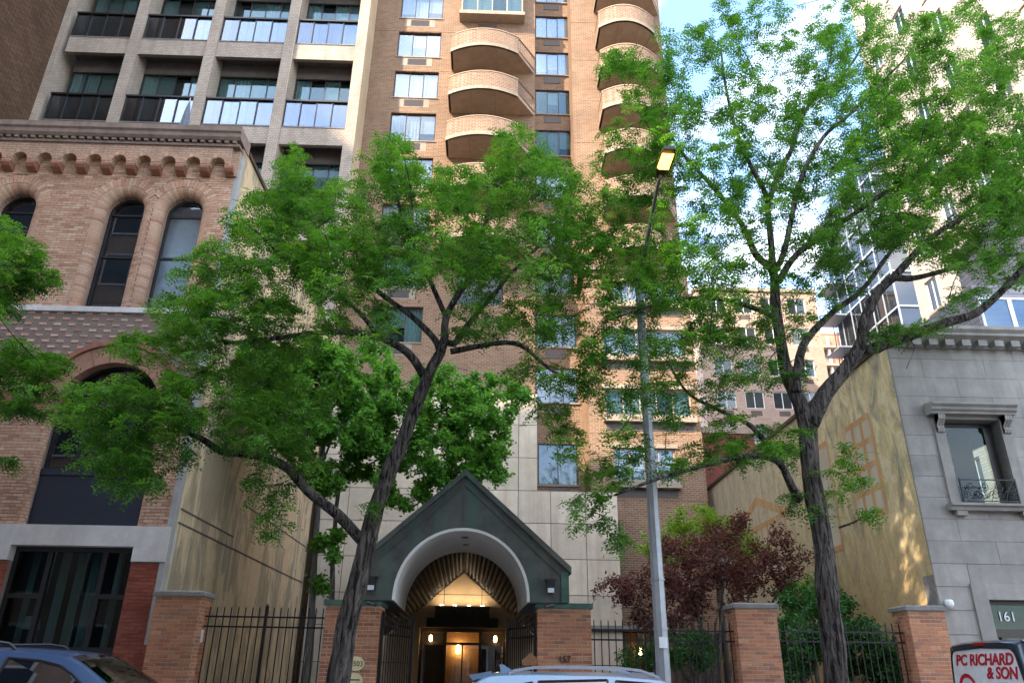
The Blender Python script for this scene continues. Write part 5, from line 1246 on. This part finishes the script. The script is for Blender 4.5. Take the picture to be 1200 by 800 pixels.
def blue_suv():
    X0, YC = -8.0, 10.13
    tab = [(0,.80,.5,.7,.78,.74,.75),(.06,.90,.36,1.0,.82,1.06,1.08),(.25,.93,.3,1.14,.74,1.53,1.56),(.55,.94,.26,1.15,.71,1.71,1.76),(1.4,.95,.24,1.14,.70,1.755,1.805),(2.4,.95,.24,1.12,.69,1.76,1.81),(3.05,.95,.24,1.10,.68,1.73,1.78),(3.30,.95,.24,1.09,.68,1.67,1.72),(4.22,.95,.24,1.08,.80,1.13,1.16),(4.75,.92,.28,.95,.74,1.0,1.04),(4.95,.84,.4,.72,.66,.76,.78)]
    t, side, at = vehicle('blue_suv', 'blue SUV with black roof rails parked before the loft building', 'car', X0, YC, tab, M['paint_b'], (.95, 4.0),
        [('quarter_window', [(.55,1.2),(1.15,1.18),(1.15,1.63),(.70,1.59)]), ('rear_side_window', [(1.25,1.18),(2.30,1.16),(2.28,1.675),(1.27,1.655)]), ('front_side_window', [(2.50,1.16),(3.92,1.13),(3.35,1.52),(3.18,1.61),(2.95,1.66),(2.58,1.685)])], .37)
    g = MB()
    for i in range(8):
        for j in range(8):
            q = []
            for di, dj in ((0,0),(1,0),(1,1),(0,1)):
                u, v = (i+di)/8, (j+dj)/8; x = 3.24+.95*u; r = at(x); y = (v*2-1)*(r[3]-.06); q.append((X0+x, YC+y, r[5]+.014-(r[5]-r[4])*(abs(y)/r[3])**3))
            g.quad(*q)
    g.build('windscreen', M['carglass'], t, smooth=True)
    MB().quad((X0+.10,YC+.62,1.2),(X0+.10,YC-.62,1.2),(X0+.26,YC-.58,1.64),(X0+.26,YC+.58,1.64)).build('rear_window', M['carglass'], t)
    for s in (-1, 1):
        y = YC+s*.62; pts = [(X0+.7,y,1.76),(X0+.8,y,1.82),(X0+2.3,y,1.855),(X0+2.5,y,1.83),(X0+2.6,y,1.76)]; MB().tube(pts, .022, 6).build('roof_rail', M['trim'], t)
        MB().box(X0+.02, X0+.25, YC+s*.84-.09, YC+s*.84+.09, 1.0, 1.25).build('tail_light', M['taillight'], t); MB().box(X0+4.5, X0+4.86, YC+s*.74-.12, YC+s*.74+.12, .80, .95).build('headlight', M['headlight'], t)
        MB().box(X0+3.75, X0+3.93, YC+s*1.05-.12, YC+s*1.05+.12, 1.13, 1.30).build('wing_mirror', M['paint_b'], t)
blue_suv()
def van():
    X0, YC = 6.34, 10.22; XF = X0-.012
    tab = [(0,.88,.45,1.0,.70,1.97,2.02),(.04,.92,.38,1.05,.755,1.995,2.05),(.2,.96,.30,1.10,.78,2.0,2.06),(2.5,.98,.28,1.12,.79,2.02,2.08),(3.6,.98,.28,1.10,.76,1.95,2.02),(4.35,.97,.28,1.08,.82,1.18,1.22),(5.0,.94,.32,.95,.78,1.0,1.05),(5.2,.84,.4,.72,.7,.76,.78)]
    t, side, at = vehicle('delivery_van', 'dark van with white lettered rear hatch parked before the townhouse', 'van', X0, YC, tab, M['paint_navy'], (.95, 4.2),
        [('rear_side_window', [(.35,1.2),(1.9,1.2),(1.9,1.82),(.4,1.80)]), ('front_side_window', [(2.6,1.2),(4.0,1.15),(3.5,1.80),(2.62,1.84)])], .36)
    # white hatch panel, round-cornered, on the tail
    def hw(z): return .86-.155*max(0, (z-1.05)/.95)**1.2
    out = []
    for z in (1.02, 1.2, 1.4, 1.6, 1.75, 1.84): out.append((YC-hw(z)+.055, z))
    for a in range(7): u = a/6*PI/2; out.append((YC-hw(1.86)+.055+.13*(1-math.cos(u)), 1.84+.105*math.sin(u)))
    R = [(2*YC-y, z) for y, z in out[::-1]]; ring = out+[(YC, 1.965)]+R
    p = MB().prism([(XF, y, z) for y, z in ring], (.014, 0, 0)).build('rear_hatch', M['vinyl'], t)
    rim = MB()
    for a, b in zip(ring, ring[1:]+ring[:1]): rim.bar((XF, a[0], a[1]), (XF, b[0], b[1]), .022)
    rim.build('hatch_seal', M['trim'], p)
    MB().box(XF-.02, XF+.03, YC-.10, YC+.10, 1.985, 2.02).build('brake_light', M['taillight'], t)
    MB().box(X0+.06, X0+3.2, YC-.765, YC-.70, 2.015, 2.03).build('roof_trim', M['chrome'], t)
    rot = (PI/2, 0, -PI/2)
    tx = text_mesh('PC RICHARD', .185, M['redtxt'], .002, .28, .98, .006); sc = 1.22/max(.01, tx.vertices and (max(v.co.x for v in tx.vertices)-min(v.co.x for v in tx.vertices)))
    o = link('lettering', tx, p, (XF-.004, YC+.0, 1.815), rot=rot); o.scale = (sc, 1.0, 1)
    o = link('lettering', text_mesh('& SON', .185, M['redtxt'], .002, .28, .98, .006), p, (XF-.004, YC-.32, 1.66), rot=rot); o.scale = (1.12, 1, 1)
    link('lettering', text_mesh('1909', .10, M['ink'], .002, .3), p, (XF-.004, YC-.28, 1.52), rot=rot)
    cc = (XF-.003, YC+.43, 1.46); n = 32
    ring_ = MB()
    for i in range(n):
        a0, a1 = 2*PI*i/n, 2*PI*(i+1)/n; ring_.prism([(cc[0], cc[1]+q*math.cos(a), cc[2]+q*math.sin(a)) for q, a in ((.15,a0),(.20,a0),(.20,a1),(.15,a1))], (-.002, 0, 0))
    ring_.build('emblem_ring', M['redtxt'], p)
    MB().prism([(cc[0], cc[1]+.085*math.cos(2*PI*i/n), cc[2]+.085*math.sin(2*PI*i/n)) for i in range(n)], (-.002, 0, 0)).build('emblem_disc', M['bluetxt'], p)
    for s in (-1, 1): MB().box(X0-.015, X0+.03, YC+s*.88-.03, YC+s*.88+.03, 1.10, 1.52).build('tail_light', M['taillight'], t)
    MB().box(X0-.10, X0+.05, YC-.9, YC+.9, .42, .62).build('bumper', M['trim'], t)
van()

# ------------------------------------------------------------------ trees and shrubs
M['bark'] = None
def bark(name, c1, c2, lichen=.25):
    m, N, L, b = newmat(name); p = wpos(N, L, (1, 1, .13)); f = nz(N, L, p, 17, 8, .72, 1.0); r = ramp(N, [(.42, c1), (.62, c2)]); L.new(f, r.inputs[0])
    q = nz(N, L, wpos(N, L), 2.2, 6, .65); r2 = ramp(N, [(.55, (0,0,0)), (.75, (lichen,)*3)]); L.new(q, r2.inputs[0]); out = mixc(N, L, r2.outputs[0], r.outputs[0], (.10,.12,.055))
    L.new(out, b.inputs['Base Color']); b.inputs['Roughness'].default_value = .95; b.inputs['Specular IOR Level'].default_value = .15; bump(N, L, b, f, 1.0, .06); return m
M['bark'] = bark('locust_bark', (.012,.010,.009), (.17,.145,.125)); M['bark2'] = bark('smooth_bark', (.14,.125,.11), (.30,.275,.25), .1)
M['leaf_locust'] = leafmat('locust_leaf', (.030,.095,.016), (.072,.20,.028), (.17,.325,.055), .46)
M['leaf_court'] = leafmat('courtyard_leaf', (.06,.17,.035), (.11,.29,.05), (.20,.40,.08), .45)
M['leaf_maple'] = leafmat('purple_maple_leaf', (.055,.016,.022), (.12,.032,.038), (.19,.085,.05), .35)
M['leaf_lime'] = leafmat('lime_leaf', (.10,.20,.02), (.20,.34,.03), (.30,.42,.06), .4)
M['leaf_hedge'] = leafmat('hedge_leaf', (.018,.075,.022), (.04,.14,.03), (.09,.24,.05), .3)

def catmull(pts, step=.12):
    P_ = [np.array(p, float) for p in pts]; P_ = [2*P_[0]-P_[1]]+P_+[2*P_[-1]-P_[-2]]; out = []
    for i in range(1, len(P_)-2):
        n = max(1, int(np.linalg.norm(P_[i+1][:3]-P_[i][:3])/step))
        for k in range(n):
            u = k/n; a, b, c, d = P_[i-1], P_[i], P_[i+1], P_[i+2]
            out.append(.5*((2*b)+(-a+c)*u+(2*a-5*b+4*c-d)*u*u+(-a+3*b-3*c+d)*u**3))
    out.append(P_[-2]); return np.array(out)

def quads_mesh(name, V, tint, mat):
    """V: (n,4,3) leaf quads, tint per quad"""
    n = len(V); me = bpy.data.meshes.new(name); me.vertices.add(n*4); me.loops.add(n*4); me.polygons.add(n)
    me.vertices.foreach_set('co', V.reshape(-1).astype(np.float32)); me.loops.foreach_set('vertex_index', np.arange(n*4, dtype=np.int32))
    me.polygons.foreach_set('loop_start', np.arange(0, n*4, 4, dtype=np.int32)); me.polygons.foreach_set('loop_total', np.full(n, 4, np.int32))
    at = me.attributes.new('tint', 'FLOAT', 'FACE'); at.data.foreach_set('value', tint.astype(np.float32)); me.materials.append(mat); me.update(); me.validate(); return me
def norm(a): return a/np.maximum(1e-9, np.linalg.norm(a, axis=-1, keepdims=True))

def fronds(base, d, pairs=6, L=.17, lw=.034, ww=.015, droop=.35):
    """pinnate leaves: base (n,3), direction (n,3) -> leaflet quads"""
    n = len(base); d = norm(d); up = np.array([0,0,1.0])+rng.normal(0, .35, (n,3)); side = norm(np.cross(d, up)); nrm = norm(np.cross(side, d))
    Ls = L*rng.uniform(.65, 1.25, (n,1)); quads = []; tint = rng.uniform(0, 1, n)*.45+.55*np.array([noise.noise(Vector(q)*1.3)*.9+.5 for q in base]); T = []
    for i in range(pairs):
        u = (i+.7)/pairs; c = base+d*Ls*u+np.array([0,0,-1.0])*(Ls*droop*u*u)
        s_ = (1-.35*abs(u-.45)*1.6)
        for sg in (-1, 1):
            dirv = norm(side*sg*1.0+d*.45+np.array([0,0,-.25])+rng.normal(0, .12, (n,3))); w = norm(np.cross(nrm, dirv))*ww*s_*.5; l = dirv*lw*s_*rng.uniform(.8, 1.2, (n,1))
            quads.append(np.stack([c, c+l*.5+w, c+l, c+l*.5-w], 1)); T.append(tint+rng.normal(0, .08, n))
    return np.concatenate(quads), np.clip(np.concatenate(T), 0, 1)
def leaves(base, d, size=.06, aspect=.6):
    n = len(base); d = norm(d+rng.normal(0, .5, (n,3))); s = norm(np.cross(d, np.array([0,0,1.0])+rng.normal(0, .6, (n,3)))); sz = size*rng.uniform(.6, 1.3, (n,1))
    return np.stack([base, base+d*sz*.55+s*sz*aspect*.5, base+d*sz, base+d*sz*.55-s*sz*aspect*.5], 1), np.clip(rng.uniform(0, 1, n)*.8+.1, 0, 1)

class Tree:
    def __init__(s): s.pos = []; s.par = []; s.limbs = []; s.twigs = []
    def limb(s, pts):
        """pts: (x,y,z,r) polyline"""
        c = catmull(pts); par = -1
        if s.pos:
            A = np.array(s.pos); par = int(np.argmin(np.linalg.norm(A-c[0,:3], axis=1)))
        for p in c: s.pos.append(tuple(p[:3])); s.par.append(par); par = len(s.pos)-1
        s.limbs.append(c)
    def grow(s, att, droop=.18, r0=.0035):
        base = np.array(s.pos); n0 = len(base); d = np.array([np.min(np.linalg.norm(base-a, axis=1)) for a in att]); order = np.argsort(d)
        cap = len(base)+len(att)*14; A = np.zeros((cap,3)); A[:n0] = base; m = n0; paths = []
        for i in order:
            a = att[i]; D = np.linalg.norm(A[:m]-a, axis=1)+.25*np.maximum(0, A[:m,2]-a[2]); j = int(np.argmin(D)); b = A[j]; L = np.linalg.norm(a-b)
            if L < .06: continue
            k = int(min(12, max(2, L/.16))); pth = [b]
            pj = rng.normal(0, .10*L, 3)
            for q in range(1, k+1):
                u = q/k; w = math.sin(u*PI); pth.append(b+(a-b)*u+pj*w+np.array([0,0,1.0])*w*L*droop)
            pth = np.array(pth); A[m:m+k] = pth[1:]; m += k; paths.append((j, pth))
        s.paths = paths; return paths
def tree(name, label, cat, bases, clumps, leaf, mat, barkm, nf=9, group=None, kw=None, twig_r=.011, spray=.5):
    kw = kw or {}
    T = Tree()
    for l in bases: T.limb(l)
    att = []
    for px, py, rx, ry, n, yc, yd in clumps:
        for _ in range(n):
            a = rng.uniform(0, 2*PI); r = math.sqrt(rng.uniform(0, 1)); x, y = px+rx*r*math.cos(a), py+ry*r*math.sin(a); att.append(P(x, y, yc+rng.normal(0, 1)*yd))
    att = np.array(att); att = att[att[:,2] > .5]; T.grow(att)
    b0 = bases[0][0]; t = thing(name, (b0[0], b0[1], .13), label, cat, group)
    tr = MB()
    for i, c in enumerate(T.limbs):
        n = 16 if i == 0 else 10; tr.tube([p[:3] for p in c], [max(.006, p[3]) for p in c], n, .22 if i == 0 else .14, i*7.3)
    tr.build('trunk', M[barkm], t, smooth=True)
    tw = MB(); Bs = []; Ds = []
    for j, p in T.paths:
        L = np.linalg.norm(p[-1]-p[0]); r = min(.028, twig_r*(.5+.55*L)); m = len(p)
        tw.tube([tuple(q) for q in p], [r*(1-.8*i/(m-1)) for i in range(m)], 3, cap=False)
        # leaves along the outer part of the twig
        q = rng.uniform(max(0, 1-max(spray, .0)/max(L, .05)), 1.0, nf); idx = q*(m-1); i0 = np.minimum(idx.astype(int), m-2); fr = (idx-i0)[:,None]
        b = p[i0]*(1-fr)+p[i0+1]*fr; dd = norm(p[i0+1]-p[i0])
        az = rng.uniform(0, 2*PI, nf); out = np.stack([np.cos(az), np.sin(az), rng.normal(-.12, .25, nf)], 1)
        Bs.append(b+(rng.normal(0, .07, (nf,3)) if leaf is leaves else 0)); Ds.append(dd*.5+out)
    tw.build('branches', M[barkm], t, smooth=True, kind='stuff')
    B = np.concatenate(Bs); D_ = np.concatenate(Ds)
    V, ti = leaf(B, D_, **kw); me = quads_mesh('crown', V, ti, M[mat]); link('crown', me, t)
    return t
def L_(pts, Y, r0, r1, dy=0.0, y0=None):
    """pixel polyline -> limb; Y at its start, dy the change of distance along it"""
    n = len(pts); out = []
    for i, (x, y) in enumerate(pts):
        u = i/(n-1); p = P(x, y, Y+dy*u); out.append((p[0], p[1], p[2], r0*(1-u)+r1*u))
    return out
TYR = 11.85
def ground_start(pts, Y, r):
    p = P(*pts, Y); return (p[0]-.02, Y, .1, r)
# the left street tree
tl = L_([(398,790),(404,745),(416,695),(428,645),(438,605),(453,560),(470,520),(486,478),(503,438),(516,414)], TYR, .165, .085)
tl = [(tl[0][0]-.12, TYR, .1, .22), (tl[0][0]-.06, TYR, .8, .185)]+tl
left_limbs = [tl,
    L_([(497,440),(478,413),(445,396),(402,389),(360,391),(310,398),(262,402)], TYR, .06, .018, -.9),
    L_([(516,414),(509,397),(482,370),(446,344),(419,320),(385,290),(350,262)], TYR, .05, .014, .8),
    L_([(516,414),(521,396),(523,372),(540,340),(560,310),(566,270),(580,225),(606,185)], TYR, .06, .012, -.4),
    L_([(520,400),(532,403),(551,377),(577,347),(594,326),(630,290),(668,262)], TYR, .05, .012, .9),
    L_([(528,412),(582,402),(611,405),(634,424),(657,440),(690,452)], TYR, .038, .010, -.6),
    L_([(424,633),(396,603),(361,575),(335,547),(301,534),(260,529),(240,516),(211,501),(186,482),(150,470)], TYR, .072, .014, -1.2),
    L_([(523,372),(500,320),(478,270),(462,220),(452,175)], TYR, .035, .009, -1.0),
    L_([(445,396),(415,360),(370,330),(330,300),(300,270)], TYR-.3, .03, .009, -.8)]
left_limbs = left_limbs[:1]+[[(x, y, z, r*1.2+.005) for x, y, z, r in l] for l in left_limbs[1:]]
yl = 11.6
left_clumps = [(340,205,28,32,45,yl,.5),(300,255,40,35,70,yl,.7),(250,320,45,38,80,yl-.3,.6),(205,360,40,22,35,yl-.5,.5),(350,265,45,38,90,yl,.9),(400,250,42,38,90,yl,1.0),(455,195,38,36,75,yl-.5,.7),
    (500,235,48,42,95,yl,1.0),(556,228,48,40,95,yl,1.0),(605,185,36,38,70,yl,.7),(640,225,42,42,90,yl,.9),(672,285,30,40,55,yl+.3,.7),(615,295,50,42,100,yl,1.0),(545,300,50,38,95,yl,1.1),(470,300,50,40,110,yl,1.1),(405,315,50,38,105,yl,1.1),(335,330,50,38,105,yl,1.0),
    (275,360,45,30,75,yl-.4,.7),(225,395,45,24,55,yl-.5,.6),(165,405,35,16,25,yl-.8,.4),(330,400,50,28,70,yl-.3,.8),(420,375,50,28,55,yl,1.0),(570,370,45,30,55,yl,.9),(630,375,35,30,45,yl,.8),(660,330,28,30,28,yl+.4,.5),
    (165,465,60,26,75,yl-1.0,.5),(125,520,45,40,60,yl-1.1,.4),(180,535,45,35,55,yl-1.0,.4),(235,470,40,28,40,yl-.9,.5),(275,500,45,30,45,yl-.7,.5),(325,520,40,28,35,yl-.4,.5),(325,600,22,32,18,yl-.4,.3),(360,545,25,20,12,yl-.2,.3),(680,440,35,30,26,yl-.3,.5),(640,470,25,30,14,yl-.3,.5),(610,430,30,20,14,yl-.3,.5),
    (90,470,30,28,24,yl-1.1,.3),(230,430,50,30,50,yl-.6,.6),(290,450,45,30,45,yl-.5,.6),(200,490,40,24,30,yl-1,.4),(150,560,30,22,20,yl-1.1,.3),(360,470,40,25,25,yl-.2,.6),(300,570,20,20,10,yl-.5,.3),(445,595,14,10,3,yl,.2)]
FK = dict(pairs=4, L=.20, lw=.074, ww=.032)
tree('honey_locust_tree', 'leaning honey locust street tree with feathery crown before the copper canopy', 'tree', left_limbs, left_clumps, fronds, 'leaf_locust', 'bark', 9, 'honey locust street trees', FK)
# the right street tree
tr_ = L_([(981,792),(976,742),(969,690),(965,640),(960,608),(953,570),(948,530),(946,497)], TYR, .175, .135)
tr_ = [(tr_[0][0]+.06, TYR, .1, .25), (tr_[0][0]+.02, TYR, .8, .20)]+tr_
right_limbs = [tr_,
    L_([(947,505),(936,470),(923,440),(915,402),(908,350),(906,318),(886,299),(871,266),(838,222),(800,180),(775,140)], TYR, .105, .014, .7),
    L_([(906,320),(904,288),(900,246),(897,226),(880,195),(862,150),(850,100),(845,60)], TYR+.2, .05, .010, -.6),
    L_([(900,240),(912,205),(927,176),(935,150),(953,116),(983,94),(1012,50),(1016,10)], TYR+.1, .04, .010, .5),
    L_([(908,318),(920,290),(938,212),(965,161),(995,135),(1022,108),(1060,70)], TYR+.2, .045, .010, -1.0),
    L_([(912,330),(934,298),(983,263),(1028,232),(1088,192),(1130,150)], TYR+.2, .05, .012, -.7),
    L_([(932,460),(938,415),(950,392),(976,366),(1010,340),(1040,300),(1070,262)], TYR, .065, .018, 1.0),
    L_([(949,497),(968,460),(995,427),(1010,400),(1013,377),(1028,344),(1051,321),(1088,281),(1126,256),(1165,225)], TYR, .115, .018, -.8),
    L_([(1045,325),(1070,326),(1107,317),(1160,302),(1205,296)], TYR-.3, .045, .014, .6),
    L_([(1003,414),(1028,407),(1070,392),(1107,379),(1145,366),(1175,340),(1198,316),(1225,290)], TYR, .08, .03, -.5),
    L_([(936,585),(928,570),(911,540),(875,534),(826,545),(773,560),(720,580)], TYR, .055, .010, -1.1),
    L_([(915,541),(890,510),(877,497),(840,479),(806,460),(781,422)], TYR-.2, .04, .010, .6),
    L_([(910,372),(878,359),(848,351),(800,349),(758,359),(715,375)], TYR, .035, .009, -.8),
    L_([(983,618),(1000,612),(1020,600)], TYR-.1, .02, .006, -.3),
    L_([(1064,393),(1072,406),(1062,432)], TYR-.3, .008, .004, 0)]
right_limbs = right_limbs[:1]+[[(x, y, z, r*1.22+.006) for x, y, z, r in l] for l in right_limbs[1:-2]]+right_limbs[-2:]
yr = 11.9
right_clumps = [(790,60,40,40,48,yr,.8),(765,110,40,35,42,yr,.8),(730,75,30,22,24,yr+.3,.5),(715,70,22,14,10,yr+.4,.3),(800,150,45,40,60,yr,.9),(770,200,40,40,48,yr+.2,.7),(845,40,26,45,36,yr,.7),(905,30,30,40,34,yr,.8),(860,110,48,40,60,yr,1.0),(835,205,48,42,65,yr,1.0),
    (905,150,50,45,60,yr,1.1),(890,225,50,42,70,yr,1.1),(850,275,48,40,60,yr,1.0),(955,80,45,45,62,yr,1.0),(1000,30,45,40,65,yr,.9),(1010,110,50,42,75,yr,1.0),(960,160,50,40,60,yr,1.1),(1060,60,45,40,55,yr-.3,.8),(1120,40,45,40,60,yr-.4,.8),(1180,60,35,45,55,yr-.5,.7),
    (1060,130,50,40,75,yr-.3,1.0),(1120,120,45,40,60,yr-.4,.9),(1175,150,40,45,80,yr-.6,.7),(1020,195,50,40,70,yr,1.0),(1085,200,50,40,85,yr-.3,.9),(1145,215,48,42,100,yr-.5,.8),(1190,240,32,40,60,yr-.6,.6),(960,240,45,40,50,yr,1.0),(1010,270,48,35,60,yr,.9),(1070,275,45,30,65,yr-.2,.8),(1130,290,45,28,60,yr-.3,.7),(1185,310,30,28,40,yr-.4,.5),
    (930,300,40,30,30,yr,.9),(860,330,50,26,48,yr,.8),(790,330,50,30,48,yr-.3,.7),(740,345,40,30,36,yr-.5,.6),(720,300,40,35,36,yr-.3,.6),(700,390,45,30,36,yr-.6,.6),(760,410,50,28,42,yr-.4,.7),(830,400,50,30,48,yr-.1,.7),(880,420,35,30,30,yr,.6),(690,440,35,25,20,yr-.7,.4),(740,470,45,22,22,yr-.5,.5),(800,480,40,22,20,yr,.5),(850,455,35,22,18,yr,.5),
    (960,350,40,25,20,yr+.3,.7),(1000,310,40,25,24,yr,.8),(1040,390,30,10,16,yr-.3,.3),(1090,385,25,8,8,yr-.4,.3),(1120,350,30,16,12,yr-.5,.4),
    (880,530,35,20,26,yr-.3,.3),(920,520,30,25,22,yr-.2,.4),(830,530,45,22,24,yr-.5,.4),(770,540,40,22,20,yr-.7,.4),(720,560,35,25,20,yr-1.0,.3),(690,600,30,25,18,yr-1.1,.3),(710,630,25,20,10,yr-1.1,.3),(730,520,35,20,14,yr-.8,.4),
    (990,560,30,25,14,yr-.2,.3),(1000,530,20,22,8,yr-.2,.3),(960,600,14,22,6,yr-.2,.2),(1024,603,12,8,5,yr-.4,.15),(930,585,20,22,8,yr,.2),(1230,180,30,60,40,yr-.5,.7),(740,160,40,30,32,yr+.3,.5),(745,225,40,30,34,yr+.2,.5),(715,255,35,30,30,yr,.5),(780,265,35,30,30,yr+.2,.6),(740,300,45,28,40,yr-.2,.6),(800,300,40,28,30,yr,.7),(690,200,26,24,14,yr+.3,.4),(860,380,45,25,30,yr,.6),(800,370,45,22,30,yr-.2,.6),(770,450,45,20,24,yr-.4,.5),(920,380,35,25,20,yr+.3,.6),(930,440,30,22,16,yr+.3,.5),(960,290,35,28,24,yr,.8),(860,500,35,18,16,yr-.2,.4),(660,520,25,22,12,yr-1.0,.3),(660,490,25,20,12,yr-.9,.3),(1110,170,50,40,70,yr-.6,.7),(1160,250,45,30,60,yr-.7,.6),(1060,230,45,35,50,yr-.2,.9),(1040,160,45,35,45,yr-.2,.9),(1150,90,40,30,40,yr-.6,.7),(985,210,40,35,30,yr,.9),(1185,190,25,40,40,yr-.8,.5),(680,270,30,40,26,yr-.2,.6),(690,340,25,25,16,yr-.3,.5)]
tree('honey_locust_tree', 'forked honey locust street tree with furrowed trunk before the mural wall', 'tree', right_limbs, [(a, b, c, d, max(3, int(n*.86)), e, f) for a, b, c, d, n, e, f in right_clumps], fronds, 'leaf_locust', 'bark', 11, 'honey locust street trees', FK)
# a third street tree, its trunk out of the picture on the left
x3 = -11.6
side_limbs = [[(x3,TYR,.1,.2),(x3+.05,TYR,2.5,.16),(x3+.2,TYR,4.6,.12)]]
for (x, y), dy in (((20,330), 0), ((10,480), -.3), ((30,440), .2), ((0,540), -.4)):
    q = P(x, y, TYR+dy); side_limbs.append([(x3+.2,TYR,4.4,.06),(x3+1.2,TYR,(4.6+q[2])/2+.4,.035),(q[0],q[1],q[2],.012)])
tree('honey_locust_tree', 'honey locust street tree reaching in front of the loft building', 'tree', side_limbs, [(15,300,38,26,55,11.8,.4),(40,325,26,20,30,11.8,.3),(8,345,25,30,30,11.8,.4),(20,425,40,28,50,11.7,.4),(60,430,26,18,24,11.7,.3),(25,470,45,26,50,11.6,.4),(10,545,16,12,10,11.5,.2),(-40,380,50,120,120,11.8,.8),(5,270,20,14,14,11.8,.3)], fronds, 'leaf_locust', 'bark', 11, 'honey locust street trees', FK)
# slender courtyard trees behind the railing
YC_ = 18.0
def thin(pts, Y, r0, r1, dy=0):
    l = L_(pts, Y, r0, r1, dy); return [(l[0][0]-.03, Y, .15, r0*1.1)]+l
ca = [thin([(362,770),(366,700),(371,620),(377,540),(388,470),(400,420)], YC_, .085, .03), L_([(374,580),(350,520),(325,480)], YC_, .035, .01, -.4), L_([(380,520),(420,480),(460,450)], YC_, .035, .01, .5), L_([(377,545),(390,500),(370,450)], YC_, .03, .01, .3)]
tree('courtyard_tree', 'slender courtyard tree with round leaves against the party wall', 'tree', ca, [(320,465,45,40,85,17.8,.7),(375,440,45,40,95,18.2,.8),(340,510,45,30,65,17.8,.6),(400,490,40,40,85,18.2,.7),(310,420,30,25,34,17.8,.5),(375,560,30,20,22,17.8,.4),(388,640,16,20,10,17.8,.15),(380,685,10,10,4,17.8,.1)], leaves, 'leaf_court', 'bark2', 130, 'courtyard trees', dict(size=.10, aspect=.85), spray=.75)
cb = [thin([(386,770),(389,700),(391,640),(400,560),(430,500),(470,450)], YC_+1.6, .075, .03), L_([(400,560),(440,540),(490,520)], YC_+1.6, .03, .01, .3), L_([(440,490),(500,480),(560,500)], YC_+1.6, .03, .01, -.5), L_([(470,452),(520,430),(570,440)], YC_+1.6, .025, .008, .4)]
tree('courtyard_tree', 'courtyard tree spreading over the roof of the copper canopy', 'tree', cb, [(430,440,45,40,80,19.4,.8),(470,500,45,40,95,19.4,.8),(440,545,45,25,50,19.2,.6),(520,470,45,40,85,19.6,.8),(560,510,42,34,75,19.2,.7),(530,550,40,22,50,19,.5),(590,470,28,30,30,19.5,.6),(575,555,22,16,16,18.8,.3),(480,580,35,14,18,18.8,.3)], leaves, 'leaf_court', 'bark2', 130, 'courtyard trees', dict(size=.10, aspect=.8), spray=.75)
# purple maple and the shrubs round it
def multi(px, Y, tips, r=.05):
    b = P(*px, Y); out = []
    for i, (x, y, dy) in enumerate(tips):
        q = P(x, y, Y+dy); out.append([(b[0]+(i-len(tips)/2)*.06,Y,.2,r),((b[0]*.6+q[0]*.4),Y+dy*.4,.2+(q[2]-.2)*.5,r*.7),(q[0],q[1],q[2],.010)])
    return out
tree('purple_maple', 'dark purple Japanese maple behind the railing left of the free-standing pier', 'tree', multi((835,780), 18.6, [(760,680,-.4),(800,640,.3),(850,640,0),(890,660,-.3),(930,660,-.2),(730,690,-.6)]), [(760,690,45,24,70,18.4,.6),(800,650,42,26,75,18.7,.7),(850,650,45,30,95,18.6,.8),(835,690,55,28,120,18.5,.8),(890,670,42,26,62,18.4,.6),(930,650,28,16,22,18.2,.4),(905,625,22,14,12,18.3,.3),(870,610,22,12,12,18.6,.3),(720,695,30,14,24,18.2,.4),(780,725,45,20,60,18.4,.6),(850,620,25,14,16,18.7,.4),(925,680,24,14,18,18.2,.3)], leaves, 'leaf_maple', 'bark2', 34, None, dict(size=.095, aspect=.45), spray=.6)
tree('lime_green_shrub', 'lime green shrub rising behind the purple maple', 'shrub', multi((815,780), 21.5, [(800,620,0),(830,605,.2),(860,640,.3)], .04), [(815,612,34,18,50,21.5,.4),(790,640,26,22,34,21.3,.4),(850,625,26,20,34,21.6,.4),(760,640,18,16,12,21.2,.3),(880,640,24,20,24,21.6,.4)], leaves, 'leaf_lime', 'bark2', 45, None, dict(size=.09, aspect=.6))
tree('green_hedge_shrub', 'leafy green hedge shrub behind the railing between the two capped piers', 'shrub', multi((960,790), 17.2, [(915,740,-.2),(940,710,.1),(975,700,.3),(1010,730,.1),(1050,750,0)], .035), [(925,760,32,40,120,17.2,.45),(960,740,38,34,120,17.4,.5),(1000,760,36,36,120,17.3,.5),(1040,775,26,30,75,17.2,.4),(940,700,28,18,34,17.6,.4),(985,715,25,16,30,17.5,.4)], leaves, 'leaf_hedge', 'bark2', 60, 'garden shrubs', dict(size=.075, aspect=.65))
tree('green_hedge_shrub', 'low green shrub beneath the purple maple behind the railing', 'shrub', multi((790,795), 17.6, [(760,760,0),(800,750,.2),(825,770,0)], .03), [(745,775,22,16,26,17.6,.3),(780,765,26,20,40,17.7,.4),(815,765,22,24,50,17.6,.4)], leaves, 'leaf_hedge', 'bark2', 50, 'garden shrubs', dict(size=.07, aspect=.6))
tree('pale_variegated_shrub', 'pale green shrub against the foot of the mural', 'shrub', multi((960,780), 19.8, [(930,690,0),(960,680,.2)], .03), [(930,695,24,16,40,19.8,.3),(960,690,24,18,40,19.9,.3),(945,715,30,14,34,19.7,.3)], leaves, 'leaf_court', 'bark2', 45, None, dict(size=.075, aspect=.6))
